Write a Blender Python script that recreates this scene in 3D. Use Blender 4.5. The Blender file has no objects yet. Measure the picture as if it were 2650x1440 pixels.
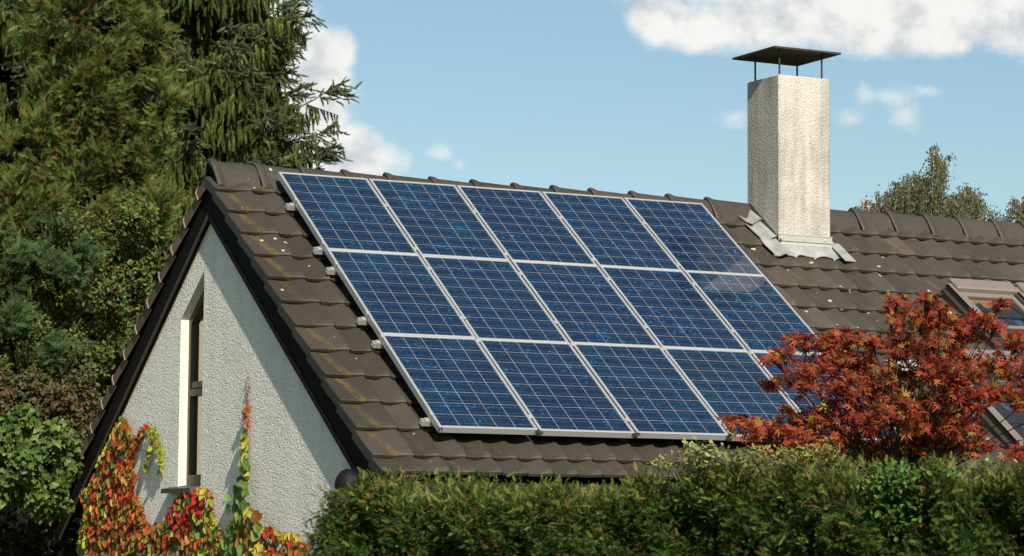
import bpy, math, random
import numpy as np
from mathutils import Matrix, Vector

sc = bpy.context.scene
COL = sc.collection
rng = np.random.default_rng(7)
R = math.radians

# ------------------------------------------------------------------ camera
S = 0.79
FOC = 7107.64                       # focal length in pixels of the 2650 px wide photograph
CAM = np.array([-8.3128, -20.0316, 2.2])
RT = np.array([0.88687243, -0.46196703, 0.00661565])
UP = np.array([-0.05105946, -0.08377112, 0.99517603])
FW = np.array([0.45918431, 0.88293197, 0.09788208])
cam_d = bpy.data.cameras.new('camera')
cam_d.sensor_width = 36.0
cam_d.lens = 96.556
cam_d.clip_start = 0.5
cam_d.clip_end = 5000.0
cam = bpy.data.objects.new('camera', cam_d)
COL.objects.link(cam)
cam.matrix_world = Matrix(((RT[0], UP[0], -FW[0], CAM[0]), (RT[1], UP[1], -FW[1], CAM[1]),
                           (RT[2], UP[2], -FW[2], CAM[2]), (0, 0, 0, 1)))
sc.camera = cam


def ray(x, y):
    return FW + RT * ((x - 1325.0) / FOC) - UP * ((y - 720.0) / FOC)


def at(x, y, depth):
    return CAM + ray(x, y) * depth


def onplane(x, y, P0, N):
    v = ray(x, y)
    return CAM + v * (((np.asarray(P0) - CAM) @ N) / (v @ N))


# ------------------------------------------------------------------ light
SUN_L = np.array([0.122, 0.81, -0.58])
SUN_L = SUN_L / np.linalg.norm(SUN_L)
SUN_EL = math.asin(-SUN_L[2])
SUN_AZ = math.atan2(-SUN_L[0], -SUN_L[1])
sun_d = bpy.data.lights.new('sun', 'SUN')
sun_d.energy = 5.0
sun_d.angle = R(0.53)
sun_d.color = (1.0, 0.93, 0.80)
sun = bpy.data.objects.new('sun', sun_d)
COL.objects.link(sun)
sun.rotation_euler = Vector(SUN_L).to_track_quat('-Z', 'Y').to_euler()
sun.location = (-20, -60, 60)

sc.view_settings.view_transform = 'Standard'
sc.view_settings.look = 'None'
sc.view_settings.gamma = 1.0
sc.view_settings.use_curve_mapping = False
sc.view_settings.exposure = 0.66
SKY_STRENGTH = 0.073
CLOUD_GAIN = 0.60

world = bpy.data.worlds.new('World')
sc.world = world
world.use_nodes = True
world.cycles.sampling_method = 'MANUAL'
world.cycles.sample_map_resolution = 512


class NT:
    """small helper to write node trees"""
    def __init__(self, tree):
        self.t = tree
        self.n = tree.nodes
        self.l = tree.links

    def new(self, typ, **kw):
        nd = self.n.new(typ)
        for k, v in kw.items():
            setattr(nd, k, v)
        return nd

    def link(self, a, b):
        self.l.new(a, b)

    def put(self, sock, v):
        if isinstance(v, bpy.types.NodeSocket):
            self.l.new(v, sock)
        else:
            sock.default_value = v

    def math(self, op, a, b=0.0, c=0.0, clamp=False):
        nd = self.new('ShaderNodeMath', operation=op, use_clamp=clamp)
        self.put(nd.inputs[0], a)
        self.put(nd.inputs[1], b)
        if len(nd.inputs) > 2:
            self.put(nd.inputs[2], c)
        return nd.outputs[0]

    def vmath(self, op, a, b=(0, 0, 0), out=0):
        nd = self.new('ShaderNodeVectorMath', operation=op)
        self.put(nd.inputs[0], a)
        self.put(nd.inputs[1], b)
        return nd.outputs[out]

    def noise(self, vec, scale, detail=3.0, rough=0.55, out=0, dist=0.0):
        nd = self.new('ShaderNodeTexNoise')
        if vec is not None:
            self.put(nd.inputs['Vector'], vec)
        nd.inputs['Scale'].default_value = scale
        nd.inputs['Detail'].default_value = detail
        nd.inputs['Roughness'].default_value = rough
        nd.inputs['Distortion'].default_value = dist
        return nd.outputs[out]

    def ramp(self, fac, stops, interp='LINEAR'):
        nd = self.new('ShaderNodeValToRGB')
        nd.color_ramp.interpolation = interp
        els = nd.color_ramp.elements
        while len(els) < len(stops):
            els.new(0.5)
        for e, (p, c) in zip(els, stops):
            e.position = p
            e.color = c if len(c) == 4 else (*c, 1.0)
        self.put(nd.inputs[0], fac)
        return nd.outputs[0]

    def smooth(self, v, lo, hi, a=0.0, b=1.0):
        nd = self.new('ShaderNodeMapRange', interpolation_type='SMOOTHSTEP')
        self.put(nd.inputs[0], v)
        nd.inputs[1].default_value = lo
        nd.inputs[2].default_value = hi
        nd.inputs[3].default_value = a
        nd.inputs[4].default_value = b
        return nd.outputs[0]

    def mix(self, fac, a, b, blend='MIX'):
        nd = self.new('ShaderNodeMix', data_type='RGBA', blend_type=blend)
        self.put(nd.inputs[0], fac)
        for sck, v in ((nd.inputs[6], a), (nd.inputs[7], b)):
            if not isinstance(v, bpy.types.NodeSocket) and len(v) == 3:
                v = (*v, 1.0)
            self.put(sck, v)
        return nd.outputs[2]


def build_world():
    w = NT(world.node_tree)
    w.n.clear()
    out = w.new('ShaderNodeOutputWorld')
    sky = w.new('ShaderNodeTexSky', sky_type='NISHITA', sun_disc=False)
    sky.sun_elevation = SUN_EL
    sky.sun_rotation = SUN_AZ % (2 * math.pi)
    sky.altitude = 100.0
    sky.air_density = 1.0
    sky.dust_density = 1.1
    sky.ozone_density = 1.0
    skyc = w.mix(1.0, sky.outputs[0], (0.94, 1.01, 0.96), 'MULTIPLY')
    bg1 = w.new('ShaderNodeBackground')
    w.link(skyc, bg1.inputs[0])
    bg1.inputs[1].default_value = SKY_STRENGTH
    tc = w.new('ShaderNodeTexCoord')
    d = tc.outputs['Generated']
    sep = w.new('ShaderNodeSeparateXYZ')
    w.link(d, sep.inputs[0])
    az = w.math('MULTIPLY', w.math('ARCTAN2', sep.outputs[0], sep.outputs[1]), 57.29578)
    el = w.math('MULTIPLY', w.math('ARCSINE', sep.outputs[2]), 57.29578)
    comb = w.new('ShaderNodeCombineXYZ')
    w.link(az, comb.inputs[0])
    w.link(el, comb.inputs[1])
    p = comb.outputs[0]

    def azel(x, y):
        v = ray(x, y)
        v = v / np.linalg.norm(v)
        return math.degrees(math.atan2(v[0], v[1])), math.degrees(math.asin(v[2]))
    k = math.degrees(1 / FOC)

    def field(blobs):
        acc = None
        for (x, y, rx, ry) in blobs:
            a0, e0 = azel(x, y)
            q = w.vmath('MULTIPLY', w.vmath('SUBTRACT', p, (a0, e0, 0)), (1 / (rx * k), 1 / (ry * k), 0))
            f = w.math('SUBTRACT', 1.0, w.vmath('LENGTH', q, out=1))
            acc = f if acc is None else w.math('SMOOTH_MAX', acc, f, 0.15)
        return acc
    strong = [(660, 150, 190, 170), (690, 90, 170, 130), (800, 125, 120, 85), (872, 135, 62, 72), (770, 230, 170, 160), (862, 205, 62, 62),
              (740, 330, 190, 170), (850, 300, 62, 70), (890, 385, 110, 75), (830, 415, 230, 70), (640, 60, 120, 90),
              (1720, 55, 105, 82), (1850, 70, 150, 76), (2010, 50, 220, 98), (2200, 65, 220, 90), (2420, 60, 240, 95),
              (2660, 45, 240, 110), (2150, -70, 620, 130), (2900, 0, 300, 150)]
    weak = [(1150, 395, 60, 34), (1188, 430, 34, 40), (2310, 255, 85, 52), (2350, 300, 62, 55), (1895, 305, 70, 42),
            (2195, 305, 62, 32), (2400, 235, 55, 25), (985, 425, 90, 40), (2240, 245, 40, 40)]
    dn = w.vmath('MULTIPLY', d, (1, 1, 1.15))
    n1 = w.math('SUBTRACT', w.noise(dn, 62.0, 9.0, 0.60), 0.5)
    n2 = w.math('SUBTRACT', w.noise(dn, 25.0, 3.0, 0.5), 0.5)
    fs = w.math('ADD', w.math('ADD', field(strong), w.math('MULTIPLY', n1, 0.95)), w.math('MULTIPLY', n2, 0.5))
    n3 = w.math('SUBTRACT', w.noise(w.vmath('MULTIPLY', d, (1, 1, 0.8)), 130.0, 8.0, 0.62, 0, 0.6), 0.5)
    fw_ = w.math('ADD', w.math('ADD', field(weak), w.math('MULTIPLY', n1, 1.6)), w.math('MULTIPLY', n3, 1.5))
    ds = w.smooth(fs, -0.08, 0.46)
    dw = w.smooth(fw_, 0.10, 1.25, 0.0, 0.55)
    # a few scattered clouds over the rest of the sky
    nb = w.noise(w.vmath('MULTIPLY', d, (1, 1, 2.2)), 2.3, 7.0, 0.55)
    rest = w.smooth(nb, 0.60, 0.72)
    a0, e0 = azel(1325, 720)
    far = w.vmath('LENGTH', w.vmath('SUBTRACT', p, (a0, e0, 0)), out=1)
    rest = w.math('MULTIPLY', rest, w.smooth(far, 16.0, 26.0, 0.0, 0.8))
    rest = w.math('MULTIPLY', rest, w.smooth(el, 2.0, 8.0))
    dens = w.math('MAXIMUM', w.math('MAXIMUM', ds, dw), rest, clamp=True)
    # cloud colour: sunlit puffs with grey hollows
    sh = w.noise(w.vmath('ADD', dn, (0.004, 0.008, 0.013)), 48.0, 6.0, 0.55)
    lit = w.smooth(w.math('ADD', sh, w.math('MULTIPLY', w.math('SUBTRACT', fs, 0.45), -0.06)), 0.31, 0.54)
    cc = w.mix(lit, (0.66, 0.69, 0.72), (1.0, 0.99, 0.95))
    bg2 = w.new('ShaderNodeBackground')
    w.link(cc, bg2.inputs[0])
    bg2.inputs[1].default_value = CLOUD_GAIN
    mx = w.new('ShaderNodeMixShader')
    w.link(w.math('MULTIPLY', dens, 0.96), mx.inputs[0])
    w.link(bg1.outputs[0], mx.inputs[1])
    w.link(bg2.outputs[0], mx.inputs[2])
    w.link(mx.outputs[0], out.inputs[0])


build_world()

# ------------------------------------------------------------------ mesh helpers


class MB:
    """collects vertices and faces (tris and quads) and links them as one mesh object"""
    def __init__(self):
        self.v, self.c, self.f, self.m, self.uv = [], [], [], [], []
        self.n = 0

    def add(self, V, F, col=None, mat=0, uv=None):
        V = np.asarray(V, float).reshape(-1, 3)
        F = np.asarray(F, int)
        if F.ndim == 1:
            F = F[None]
        self.v.append(V)
        c = np.ones((len(V), 3)) if col is None else np.broadcast_to(np.asarray(col, float), (len(V), 3))
        self.c.append(c)
        self.uv.append(np.zeros((len(V), 2)) if uv is None else np.asarray(uv, float))
        self.f.append((F + self.n, mat))
        self.n += len(V)

    def inst(self, T, F, Rm, s, P, col, mat=0):
        """template T/F placed N times: Rm (N,3,3), s (N,), P (N,3), col (N,3)"""
        N = len(P)
        if N == 0:
            return
        V = np.einsum('nij,vj->nvi', Rm * np.asarray(s)[:, None, None], T) + P[:, None, :]
        nv = len(T)
        idx = (np.asarray(F)[None] + (np.arange(N) * nv)[:, None, None]).reshape(-1, np.asarray(F).shape[1])
        self.add(V.reshape(-1, 3), idx, np.repeat(col, nv, axis=0), mat)

    def box(self, lo, hi, mat=0, col=None, M=None):
        x0, y0, z0 = lo
        x1, y1, z1 = hi
        V = np.array([(x0, y0, z0), (x1, y0, z0), (x1, y1, z0), (x0, y1, z0), (x0, y0, z1), (x1, y0, z1), (x1, y1, z1), (x0, y1, z1)], float)
        if M is not None:
            V = M(V)
        self.add(V, [(0, 3, 2, 1), (4, 5, 6, 7), (0, 1, 5, 4), (1, 2, 6, 5), (2, 3, 7, 6), (3, 0, 4, 7)], col, mat)

    def bbox(self, lo, hi, b, mat=0, col=None, M=None):
        """box with its edges chamfered by b"""
        lo = np.asarray(lo, float)
        hi = np.asarray(hi, float)
        b = min(b, 0.45 * float((hi - lo).min()))
        bm_v, faces = [], []
        import itertools
        idx = {}
        for sx, sy, sz in itertools.product((0, 1), repeat=3):
            for ax in range(3):
                q = np.array([hi[0] if sx else lo[0], hi[1] if sy else lo[1], hi[2] if sz else lo[2]])
                for a2 in range(3):
                    if a2 != ax:
                        q[a2] += -b if (sx, sy, sz)[a2] else b
                idx[(sx, sy, sz, ax)] = len(bm_v)
                bm_v.append(q)
        V = np.array(bm_v)
        cen = (lo + hi) / 2

        def face(ids):
            q = V[ids]
            nrm = np.cross(q[1] - q[0], q[2] - q[0])
            if nrm @ (q.mean(0) - cen) < 0:
                ids = ids[::-1]
            faces.append(ids)
        for ax in range(3):
            o1, o2 = [a for a in range(3) if a != ax]
            for s_ in (0, 1):
                ids = []
                for (a, c) in ((0, 0), (1, 0), (1, 1), (0, 1)):
                    t = [0, 0, 0]
                    t[ax] = s_
                    t[o1] = a
                    t[o2] = c
                    ids.append(idx[(*t, ax)])
                face(ids)
            for a in (0, 1):
                for c in (0, 1):
                    t0 = [0, 0, 0]
                    t0[o1] = a
                    t0[o2] = c
                    t1 = list(t0)
                    t1[ax] = 1
                    face([idx[(*t0, o1)], idx[(*t0, o2)], idx[(*t1, o2)], idx[(*t1, o1)]])
        V2 = M(V) if M is not None else V
        self.add(V2, faces, col, mat)
        tri = []
        for sx, sy, sz in itertools.product((0, 1), repeat=3):
            ids = [idx[(sx, sy, sz, a)] for a in range(3)]
            q = V[ids]
            if np.cross(q[1] - q[0], q[2] - q[0]) @ (q.mean(0) - cen) < 0:
                ids = ids[::-1]
            tri.append(ids)
        self.f.append((np.array(tri) + self.n - len(V2), mat))

    def tube(self, pts, rad, sides=6, mat=0, col=None, cap=True):
        pts = np.asarray(pts, float)
        n = len(pts)
        rad = np.broadcast_to(np.asarray(rad, float), (n,))
        tan = np.gradient(pts, axis=0)
        tan /= np.linalg.norm(tan, axis=1)[:, None] + 1e-9
        ref = np.array([0.31, 0.17, 0.93]) if abs(tan[0][2]) < 0.9 else np.array([1.0, 0.1, 0])
        a = np.cross(tan, ref)
        a /= np.linalg.norm(a, axis=1)[:, None] + 1e-9
        b = np.cross(tan, a)
        ang = np.linspace(0, 2 * np.pi, sides, endpoint=False)
        V = pts[:, None] + rad[:, None, None] * (np.cos(ang)[None, :, None] * a[:, None] + np.sin(ang)[None, :, None] * b[:, None])
        F = []
        for i in range(n - 1):
            for j in range(sides):
                k = (j + 1) % sides
                F.append((i * sides + j, i * sides + k, (i + 1) * sides + k, (i + 1) * sides + j))
        self.add(V.reshape(-1, 3), F, col, mat)
        if cap:
            for i, rev in ((0, False), (n - 1, True)):
                c = pts[i]
                ring = V[i]
                VV = np.vstack([ring, c])
                FF = [((j + 1) % sides, j, sides) if not rev else (j, (j + 1) % sides, sides) for j in range(sides)]
                self.add(VV, FF, col, mat)

    def sheet(self, G, col=None, mat=0, flip=False, uv=None):
        """grid of points G (a,b,3) -> quads"""
        G = np.asarray(G, float)
        a, b = G.shape[:2]
        i, j = np.meshgrid(np.arange(a - 1), np.arange(b - 1), indexing='ij')
        q = np.stack([i * b + j, (i + 1) * b + j, (i + 1) * b + j + 1, i * b + j + 1], -1).reshape(-1, 4)
        if flip:
            q = q[:, ::-1]
        self.add(G.reshape(-1, 3), q, col, mat, None if uv is None else np.asarray(uv).reshape(-1, 2))

    def build(self, name, mats, parent=None, smooth=False, local=False):
        me = bpy.data.meshes.new(name)
        V = np.concatenate(self.v)
        Cc = np.concatenate(self.c)
        UV = np.concatenate(self.uv)
        me.vertices.add(len(V))
        me.vertices.foreach_set('co', V.astype(np.float32).ravel())
        loops, starts, mi, pos = [], [], [], 0
        for F, m in self.f:
            nf, k = F.shape
            loops.append(F.ravel())
            starts.append(pos + np.arange(nf) * k)
            mi.append(np.full(nf, m))
            pos += nf * k
        loops = np.concatenate(loops)
        starts = np.concatenate(starts)
        mi = np.concatenate(mi)
        me.loops.add(len(loops))
        me.loops.foreach_set('vertex_index', loops.astype(np.int32))
        me.polygons.add(len(starts))
        me.polygons.foreach_set('loop_start', starts.astype(np.int32))
        me.polygons.foreach_set('material_index', mi.astype(np.int32))
        me.polygons.foreach_set('use_smooth', np.full(len(starts), bool(smooth)))
        me.update(calc_edges=True)
        at_ = me.color_attributes.new('tint', 'FLOAT_COLOR', 'POINT')
        at_.data.foreach_set('color', np.hstack([Cc, np.ones((len(V), 1))]).astype(np.float32).ravel())
        ul = me.uv_layers.new(name='uv')
        ul.data.foreach_set('uv', UV[loops].astype(np.float32).ravel())
        for m in (mats if isinstance(mats, (list, tuple)) else [mats]):
            me.materials.append(m)
        me.validate()
        o = bpy.data.objects.new(name, me)
        COL.objects.link(o)
        if parent is not None:
            o.parent = parent
            if not local:
                o.matrix_parent_inverse = Matrix.Translation(parent.location).inverted()
        return o


def tag(o, label=None, cat=None, group=None, kind=None):
    if label:
        o['label'] = label
    if cat:
        o['category'] = cat
    if group:
        o['group'] = group
    if kind:
        o['kind'] = kind
    return o


def thing(name, loc, label, cat, group=None):
    o = bpy.data.objects.new(name, None)
    COL.objects.link(o)
    o.location = loc
    o.empty_display_size = 0.2
    return tag(o, label, cat, group)


def unit(v):
    v = np.asarray(v, float)
    return v / (np.linalg.norm(v, axis=-1, keepdims=True) + 1e-12)


def frames(axis, nrm):
    """rotation matrices with +Y along axis and +Z near nrm"""
    y = unit(axis)
    x = unit(np.cross(y, nrm))
    z = np.cross(x, y)
    return np.stack([x, y, z], -1)


def rnd_dir(n):
    return unit(rng.normal(size=(n, 3)))


def shade(n, lo=0.7, hi=1.3):
    return np.exp(rng.uniform(math.log(lo), math.log(hi), n))[:, None]


def pick(cols, n, p=None):
    cols = np.asarray(cols, float)
    return cols[rng.choice(len(cols), n, p=p)]


# ------------------------------------------------------------------ materials


def mat(name):
    m = bpy.data.materials.new(name)
    m.use_nodes = True
    w = NT(m.node_tree)
    bsdf = w.n['Principled BSDF']
    out = w.n['Material Output']
    return m, w, bsdf, out


def mat_plain(name, col, rough=0.6, metal=0.0, var=0.15, scale=20.0, bump=0.0, bscale=80.0, spec=0.5):
    m, w, b, o = mat(name)
    tc = w.new('ShaderNodeTexCoord')
    n = w.noise(tc.outputs['Object'], scale, 4.0)
    c = w.mix(n, tuple(x * (1 - var) for x in col), tuple(min(1, x * (1 + var)) for x in col))
    w.link(c, b.inputs['Base Color'])
    b.inputs['Roughness'].default_value = rough
    b.inputs['Metallic'].default_value = metal
    b.inputs['Specular IOR Level'].default_value = spec
    if bump:
        bp = w.new('ShaderNodeBump')
        bp.inputs['Strength'].default_value = 1.0
        bp.inputs['Distance'].default_value = bump
        w.link(w.noise(tc.outputs['Object'], bscale, 3.0), bp.inputs['Height'])
        w.link(bp.outputs[0], b.inputs['Normal'])
    return m


def mat_leaf(name, trans=0.3, rough=0.5, spec=0.35):
    m, w, b, o = mat(name)
    a = w.new('ShaderNodeAttribute', attribute_name='tint')
    w.link(a.outputs['Color'], b.inputs['Base Color'])
    b.inputs['Roughness'].default_value = rough
    b.inputs['Specular IOR Level'].default_value = spec
    if trans > 0:
        t = w.new('ShaderNodeBsdfTranslucent')
        w.link(w.mix(1.0, a.outputs['Color'], (1.25, 1.1, 0.7), 'MULTIPLY'), t.inputs[0])
        mx = w.new('ShaderNodeMixShader')
        mx.inputs[0].default_value = trans
        w.link(b.outputs[0], mx.inputs[1])
        w.link(t.outputs[0], mx.inputs[2])
        w.link(mx.outputs[0], o.inputs[0])
    return m


def mat_stucco(name, base, grain, depth, dirt, streak):
    """roughcast render: stones in the bump, rain streaks, dirt and the shade of the pits in the colour"""
    m, w, b, o = mat(name)
    tc = w.new('ShaderNodeTexCoord')
    P = tc.outputs['Object']
    vo = w.new('ShaderNodeTexVoronoi', feature='SMOOTH_F1')
    w.link(P, vo.inputs['Vector'])
    vo.inputs['Scale'].default_value = grain
    vo.inputs['Smoothness'].default_value = 0.35
    n = w.noise(P, grain * 0.8, 3.0, 0.6)
    h = w.math('ADD', w.math('MULTIPLY', vo.outputs['Distance'], -0.8), n)
    h = w.math('ADD', h, w.math('MULTIPLY', w.noise(P, grain * 0.45, 1.5, 0.5), 1.1))
    bp = w.new('ShaderNodeBump')
    bp.inputs['Strength'].default_value = 1.0
    bp.inputs['Distance'].default_value = depth
    w.link(h, bp.inputs['Height'])
    w.link(bp.outputs[0], b.inputs['Normal'])
    st = w.noise(w.vmath('MULTIPLY', P, (5, 5, 0.45)), 1.0, 5.0, 0.65)
    big = w.noise(P, 1.6, 4.0, 0.6)
    f = w.smooth(w.math('ADD', w.math('MULTIPLY', st, 0.6), w.math('MULTIPLY', big, 0.4)), 0.42, 0.66)
    c = w.mix(w.math('MULTIPLY', f, streak), base, dirt)
    pit_shade = w.smooth(w.noise(P, grain * 1.1, 2.0, 0.5), 0.54, 0.72, 0.0, 0.45)  # shade in the pits between stones, painted as darker speckle
    c = w.mix(pit_shade, c, tuple(x * 0.62 for x in base))
    w.link(c, b.inputs['Base Color'])
    b.inputs['Roughness'].default_value = 0.9
    b.inputs['Specular IOR Level'].default_value = 0.2
    return m


def mat_tile(name):
    m, w, b, o = mat(name)
    tc = w.new('ShaderNodeTexCoord')
    P = tc.outputs['Object']
    a = w.new('ShaderNodeAttribute', attribute_name='tint')
    sp = w.new('ShaderNodeSeparateColor')
    w.link(a.outputs['Color'], sp.inputs[0])
    uvn = w.new('ShaderNodeUVMap', uv_map='uv')
    su = w.new('ShaderNodeSeparateXYZ')
    w.link(uvn.outputs[0], su.inputs[0])
    U, V = su.outputs[0], su.outputs[1]
    n1 = w.noise(P, 7.0, 5.0, 0.6)
    n2 = w.noise(P, 90.0, 3.0, 0.6)
    c = w.mix(n1, (0.023, 0.0185, 0.0145), (0.044, 0.036, 0.0275))
    c = w.mix(w.smooth(n2, 0.4, 0.75, 0.0, 0.45), c, (0.055, 0.047, 0.036))
    # every tile has weathered a little differently
    cm = w.new('ShaderNodeCombineColor')
    for i in range(3):
        w.link(sp.outputs[0], cm.inputs[i])
    c = w.mix(1.0, c, cm.outputs[0], 'MULTIPLY')
    # green algae along the nose of the tile
    al = w.math('MULTIPLY', w.smooth(V, 0.93, 0.985), w.smooth(w.noise(P, 11.0, 4.0), 0.34, 0.62))
    c = w.mix(w.math('MULTIPLY', al, 0.5), c, (0.040, 0.042, 0.014))
    # yellow lichen streak down the pan of the tile
    band = w.smooth(w.math('ABSOLUTE', w.math('SUBTRACT', U, w.math('ADD', 0.44, w.math('MULTIPLY', w.math('SUBTRACT', V, 0.5), 0.25)))), 0.16, 0.02)
    mo = w.math('MULTIPLY', band, w.smooth(w.math('ADD', w.noise(P, 42.0, 6.0, 0.7), w.math('MULTIPLY', n1, 0.55)), 0.65, 0.90))
    mo = w.math('MULTIPLY', mo, sp.outputs[1], clamp=True)
    c = w.mix(w.math('MULTIPLY', mo, 0.8), c, (0.115, 0.078, 0.012))
    # white lichen spots
    vo = w.new('ShaderNodeTexVoronoi', feature='F1')
    w.link(w.vmath('ADD', P, w.vmath('MULTIPLY', w.vmath('SUBTRACT', w.noise(P, 30.0, 2.0, out=1), (0.5, 0.5, 0.5)), (0.03, 0.03, 0.03))), vo.inputs['Vector'])
    vo.inputs['Scale'].default_value = 11.0
    rn = w.new('ShaderNodeSeparateColor')
    w.link(vo.outputs['Color'], rn.inputs[0])
    size = w.math('MULTIPLY', w.smooth(rn.outputs[0], 0.45, 1.0), w.math('MULTIPLY', sp.outputs[2], 0.27))
    li = w.smooth(w.math('SUBTRACT', size, vo.outputs['Distance']), -0.01, 0.02)
    c = w.mix(w.math('MULTIPLY', li, 0.85), c, (0.40, 0.37, 0.27))
    w.link(c, b.inputs['Base Color'])
    b.inputs['Roughness'].default_value = 0.62
    b.inputs['Specular IOR Level'].default_value = 0.35
    bp = w.new('ShaderNodeBump')
    bp.inputs['Strength'].default_value = 0.6
    bp.inputs['Distance'].default_value = 0.004
    w.link(w.math('ADD', w.noise(P, 60.0, 4.0, 0.65), li), bp.inputs['Height'])
    w.link(bp.outputs[0], b.inputs['Normal'])
    return m


def mat_cells(pw, ph, x0, x1, y0, y1, nx, ny):
    """polycrystalline cells: crystal grains, silver grid and bus bars under glass"""
    m, w, b, o = mat('solar_cells')
    tc = w.new('ShaderNodeTexCoord')
    oi = w.new('ShaderNodeObjectInfo')
    P = tc.outputs['Object']
    s = w.new('ShaderNodeSeparateXYZ')
    w.link(P, s.inputs[0])
    cw, ch = (x1 - x0) / nx, (y1 - y0) / ny
    gx = w.math('DIVIDE', w.math('SUBTRACT', s.outputs[0], x0), cw)
    gy = w.math('DIVIDE', w.math('SUBTRACT', s.outputs[1], y0), ch)
    fx, fy = w.math('FRACT', gx), w.math('FRACT', gy)

    def line(f, pos, half, size):
        return w.math('LESS_THAN', w.math('ABSOLUTE', w.math('SUBTRACT', f, pos)), half / size)

    def edge(f, half, size):
        return w.math('GREATER_THAN', w.math('ABSOLUTE', w.math('SUBTRACT', f, 0.5)), 0.5 - half / size)
    gap = w.math('MAXIMUM', edge(fx, 0.0017, cw), edge(fy, 0.0016, ch))
    bus = w.math('MAXIMUM', line(fy, 0.25, 0.0009, ch), line(fy, 0.75, 0.0009, ch))
    # grains; each panel takes another piece of the pattern, wafers of a panel repeat with their neighbours
    off = w.new('ShaderNodeCombineXYZ')
    w.link(w.math('MULTIPLY', oi.outputs['Random'], 37.0), off.inputs[2])
    cellv = w.new('ShaderNodeCombineXYZ')
    w.link(w.math('FLOOR', gx), cellv.inputs[0])
    w.link(w.math('FLOOR', gy), cellv.inputs[1])
    q = w.vmath('ADD', w.vmath('ADD', P, off.outputs[0]), w.vmath('MULTIPLY', cellv.outputs[0], (0.0, 3.7, 0.0)))
    qs = w.vmath('MULTIPLY', q, (1.0, 1.7, 1.0))
    vo = w.new('ShaderNodeTexVoronoi', feature='F1')
    w.link(qs, vo.inputs['Vector'])
    vo.inputs['Scale'].default_value = 62.0
    vs = w.new('ShaderNodeSeparateColor')
    w.link(vo.outputs['Color'], vs.inputs[0])
    wn = w.new('ShaderNodeTexWhiteNoise', noise_dimensions='2D')
    w.link(w.vmath('ADD', cellv.outputs[0], w.vmath('MULTIPLY', off.outputs[0], (1, 1, 0))), wn.inputs['Vector'])
    pn = w.math('FRACT', w.math('MULTIPLY', oi.outputs['Random'], 7.31))
    base = w.mix(vs.outputs[0], (0.0018, 0.0030, 0.0135), (0.0028, 0.0080, 0.026))
    base = w.mix(w.smooth(w.noise(w.vmath('ADD', P, off.outputs[0]), 2.6, 3.0), 0.42, 0.66, 0.0, 0.75), base, (0.0022, 0.0190, 0.042))
    base = w.mix(w.math('MULTIPLY', pn, 0.85), base, (0.0026, 0.0052, 0.025))
    painted_glint = w.math('MULTIPLY', w.smooth(vs.outputs[2], 0.93, 0.965, 0.0, 0.9), w.smooth(w.noise(w.vmath('ADD', w.vmath('MULTIPLY', P, (0.6, 3.0, 1)), off.outputs[0]), 3.0, 2.0), 0.50, 0.64))  # glints of single grains, painted into the base colour as cyan specks
    base = w.mix(painted_glint, base, (0.012, 0.17, 0.36))
    base = w.mix(bus, base, (0.10, 0.115, 0.14))
    base = w.mix(gap, base, (0.27, 0.27, 0.27))
    w.link(base, b.inputs['Base Color'])
    # facet glints: some grains are tilted mirrors
    geo = w.new('ShaderNodeNewGeometry')
    tilt = w.vmath('MULTIPLY', w.vmath('SUBTRACT', vo.outputs['Color'], (0.5, 0.5, 0.5)), (0.95, 0.95, 0.95))
    nrm = w.vmath('NORMALIZE', w.vmath('ADD', geo.outputs['Normal'], tilt))
    w.link(nrm, b.inputs['Normal'])
    w.link(w.math('SUBTRACT', 0.75, w.math('MULTIPLY', w.smooth(vs.outputs[1], 0.90, 0.97), 0.60)), b.inputs['Roughness'])
    b.inputs['Metallic'].default_value = 0.0
    w.link(w.mix(0.0, (0.15, 0.55, 1.0), (1, 1, 1)), b.inputs['Specular Tint'])
    b.inputs['Specular IOR Level'].default_value = 0.5
    b.inputs['Coat Weight'].default_value = 1.0
    b.inputs['Coat Roughness'].default_value = 0.02
    b.inputs['Coat IOR'].default_value = 1.42
    # dust on the glass keeps the reflection from being perfectly clean
    cn = w.new('ShaderNodeBump')
    cn.inputs['Strength'].default_value = 0.25
    cn.inputs['Distance'].default_value = 0.0006
    w.link(w.noise(P, 9.0, 2.0), cn.inputs['Height'])
    w.link(cn.outputs[0], b.inputs['Coat Normal'])
    return m


def mat_glass(name, tint=(0.9, 0.95, 0.95), refl=1.0):
    m, w, b, o = mat(name)
    w.n.remove(b)
    tr = w.new('ShaderNodeBsdfTransparent')
    tr.inputs[0].default_value = (*tint, 1)
    gl = w.new('ShaderNodeBsdfGlossy')
    gl.inputs['Roughness'].default_value = 0.02
    fr = w.new('ShaderNodeFresnel')
    fr.inputs[0].default_value = 1.5
    mx = w.new('ShaderNodeMixShader')
    w.link(w.math('MULTIPLY', fr.outputs[0], refl, clamp=True), mx.inputs[0])
    w.link(tr.outputs[0], mx.inputs[1])
    w.link(gl.outputs[0], mx.inputs[2])
    w.link(mx.outputs[0], o.inputs[0])
    return m


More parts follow.
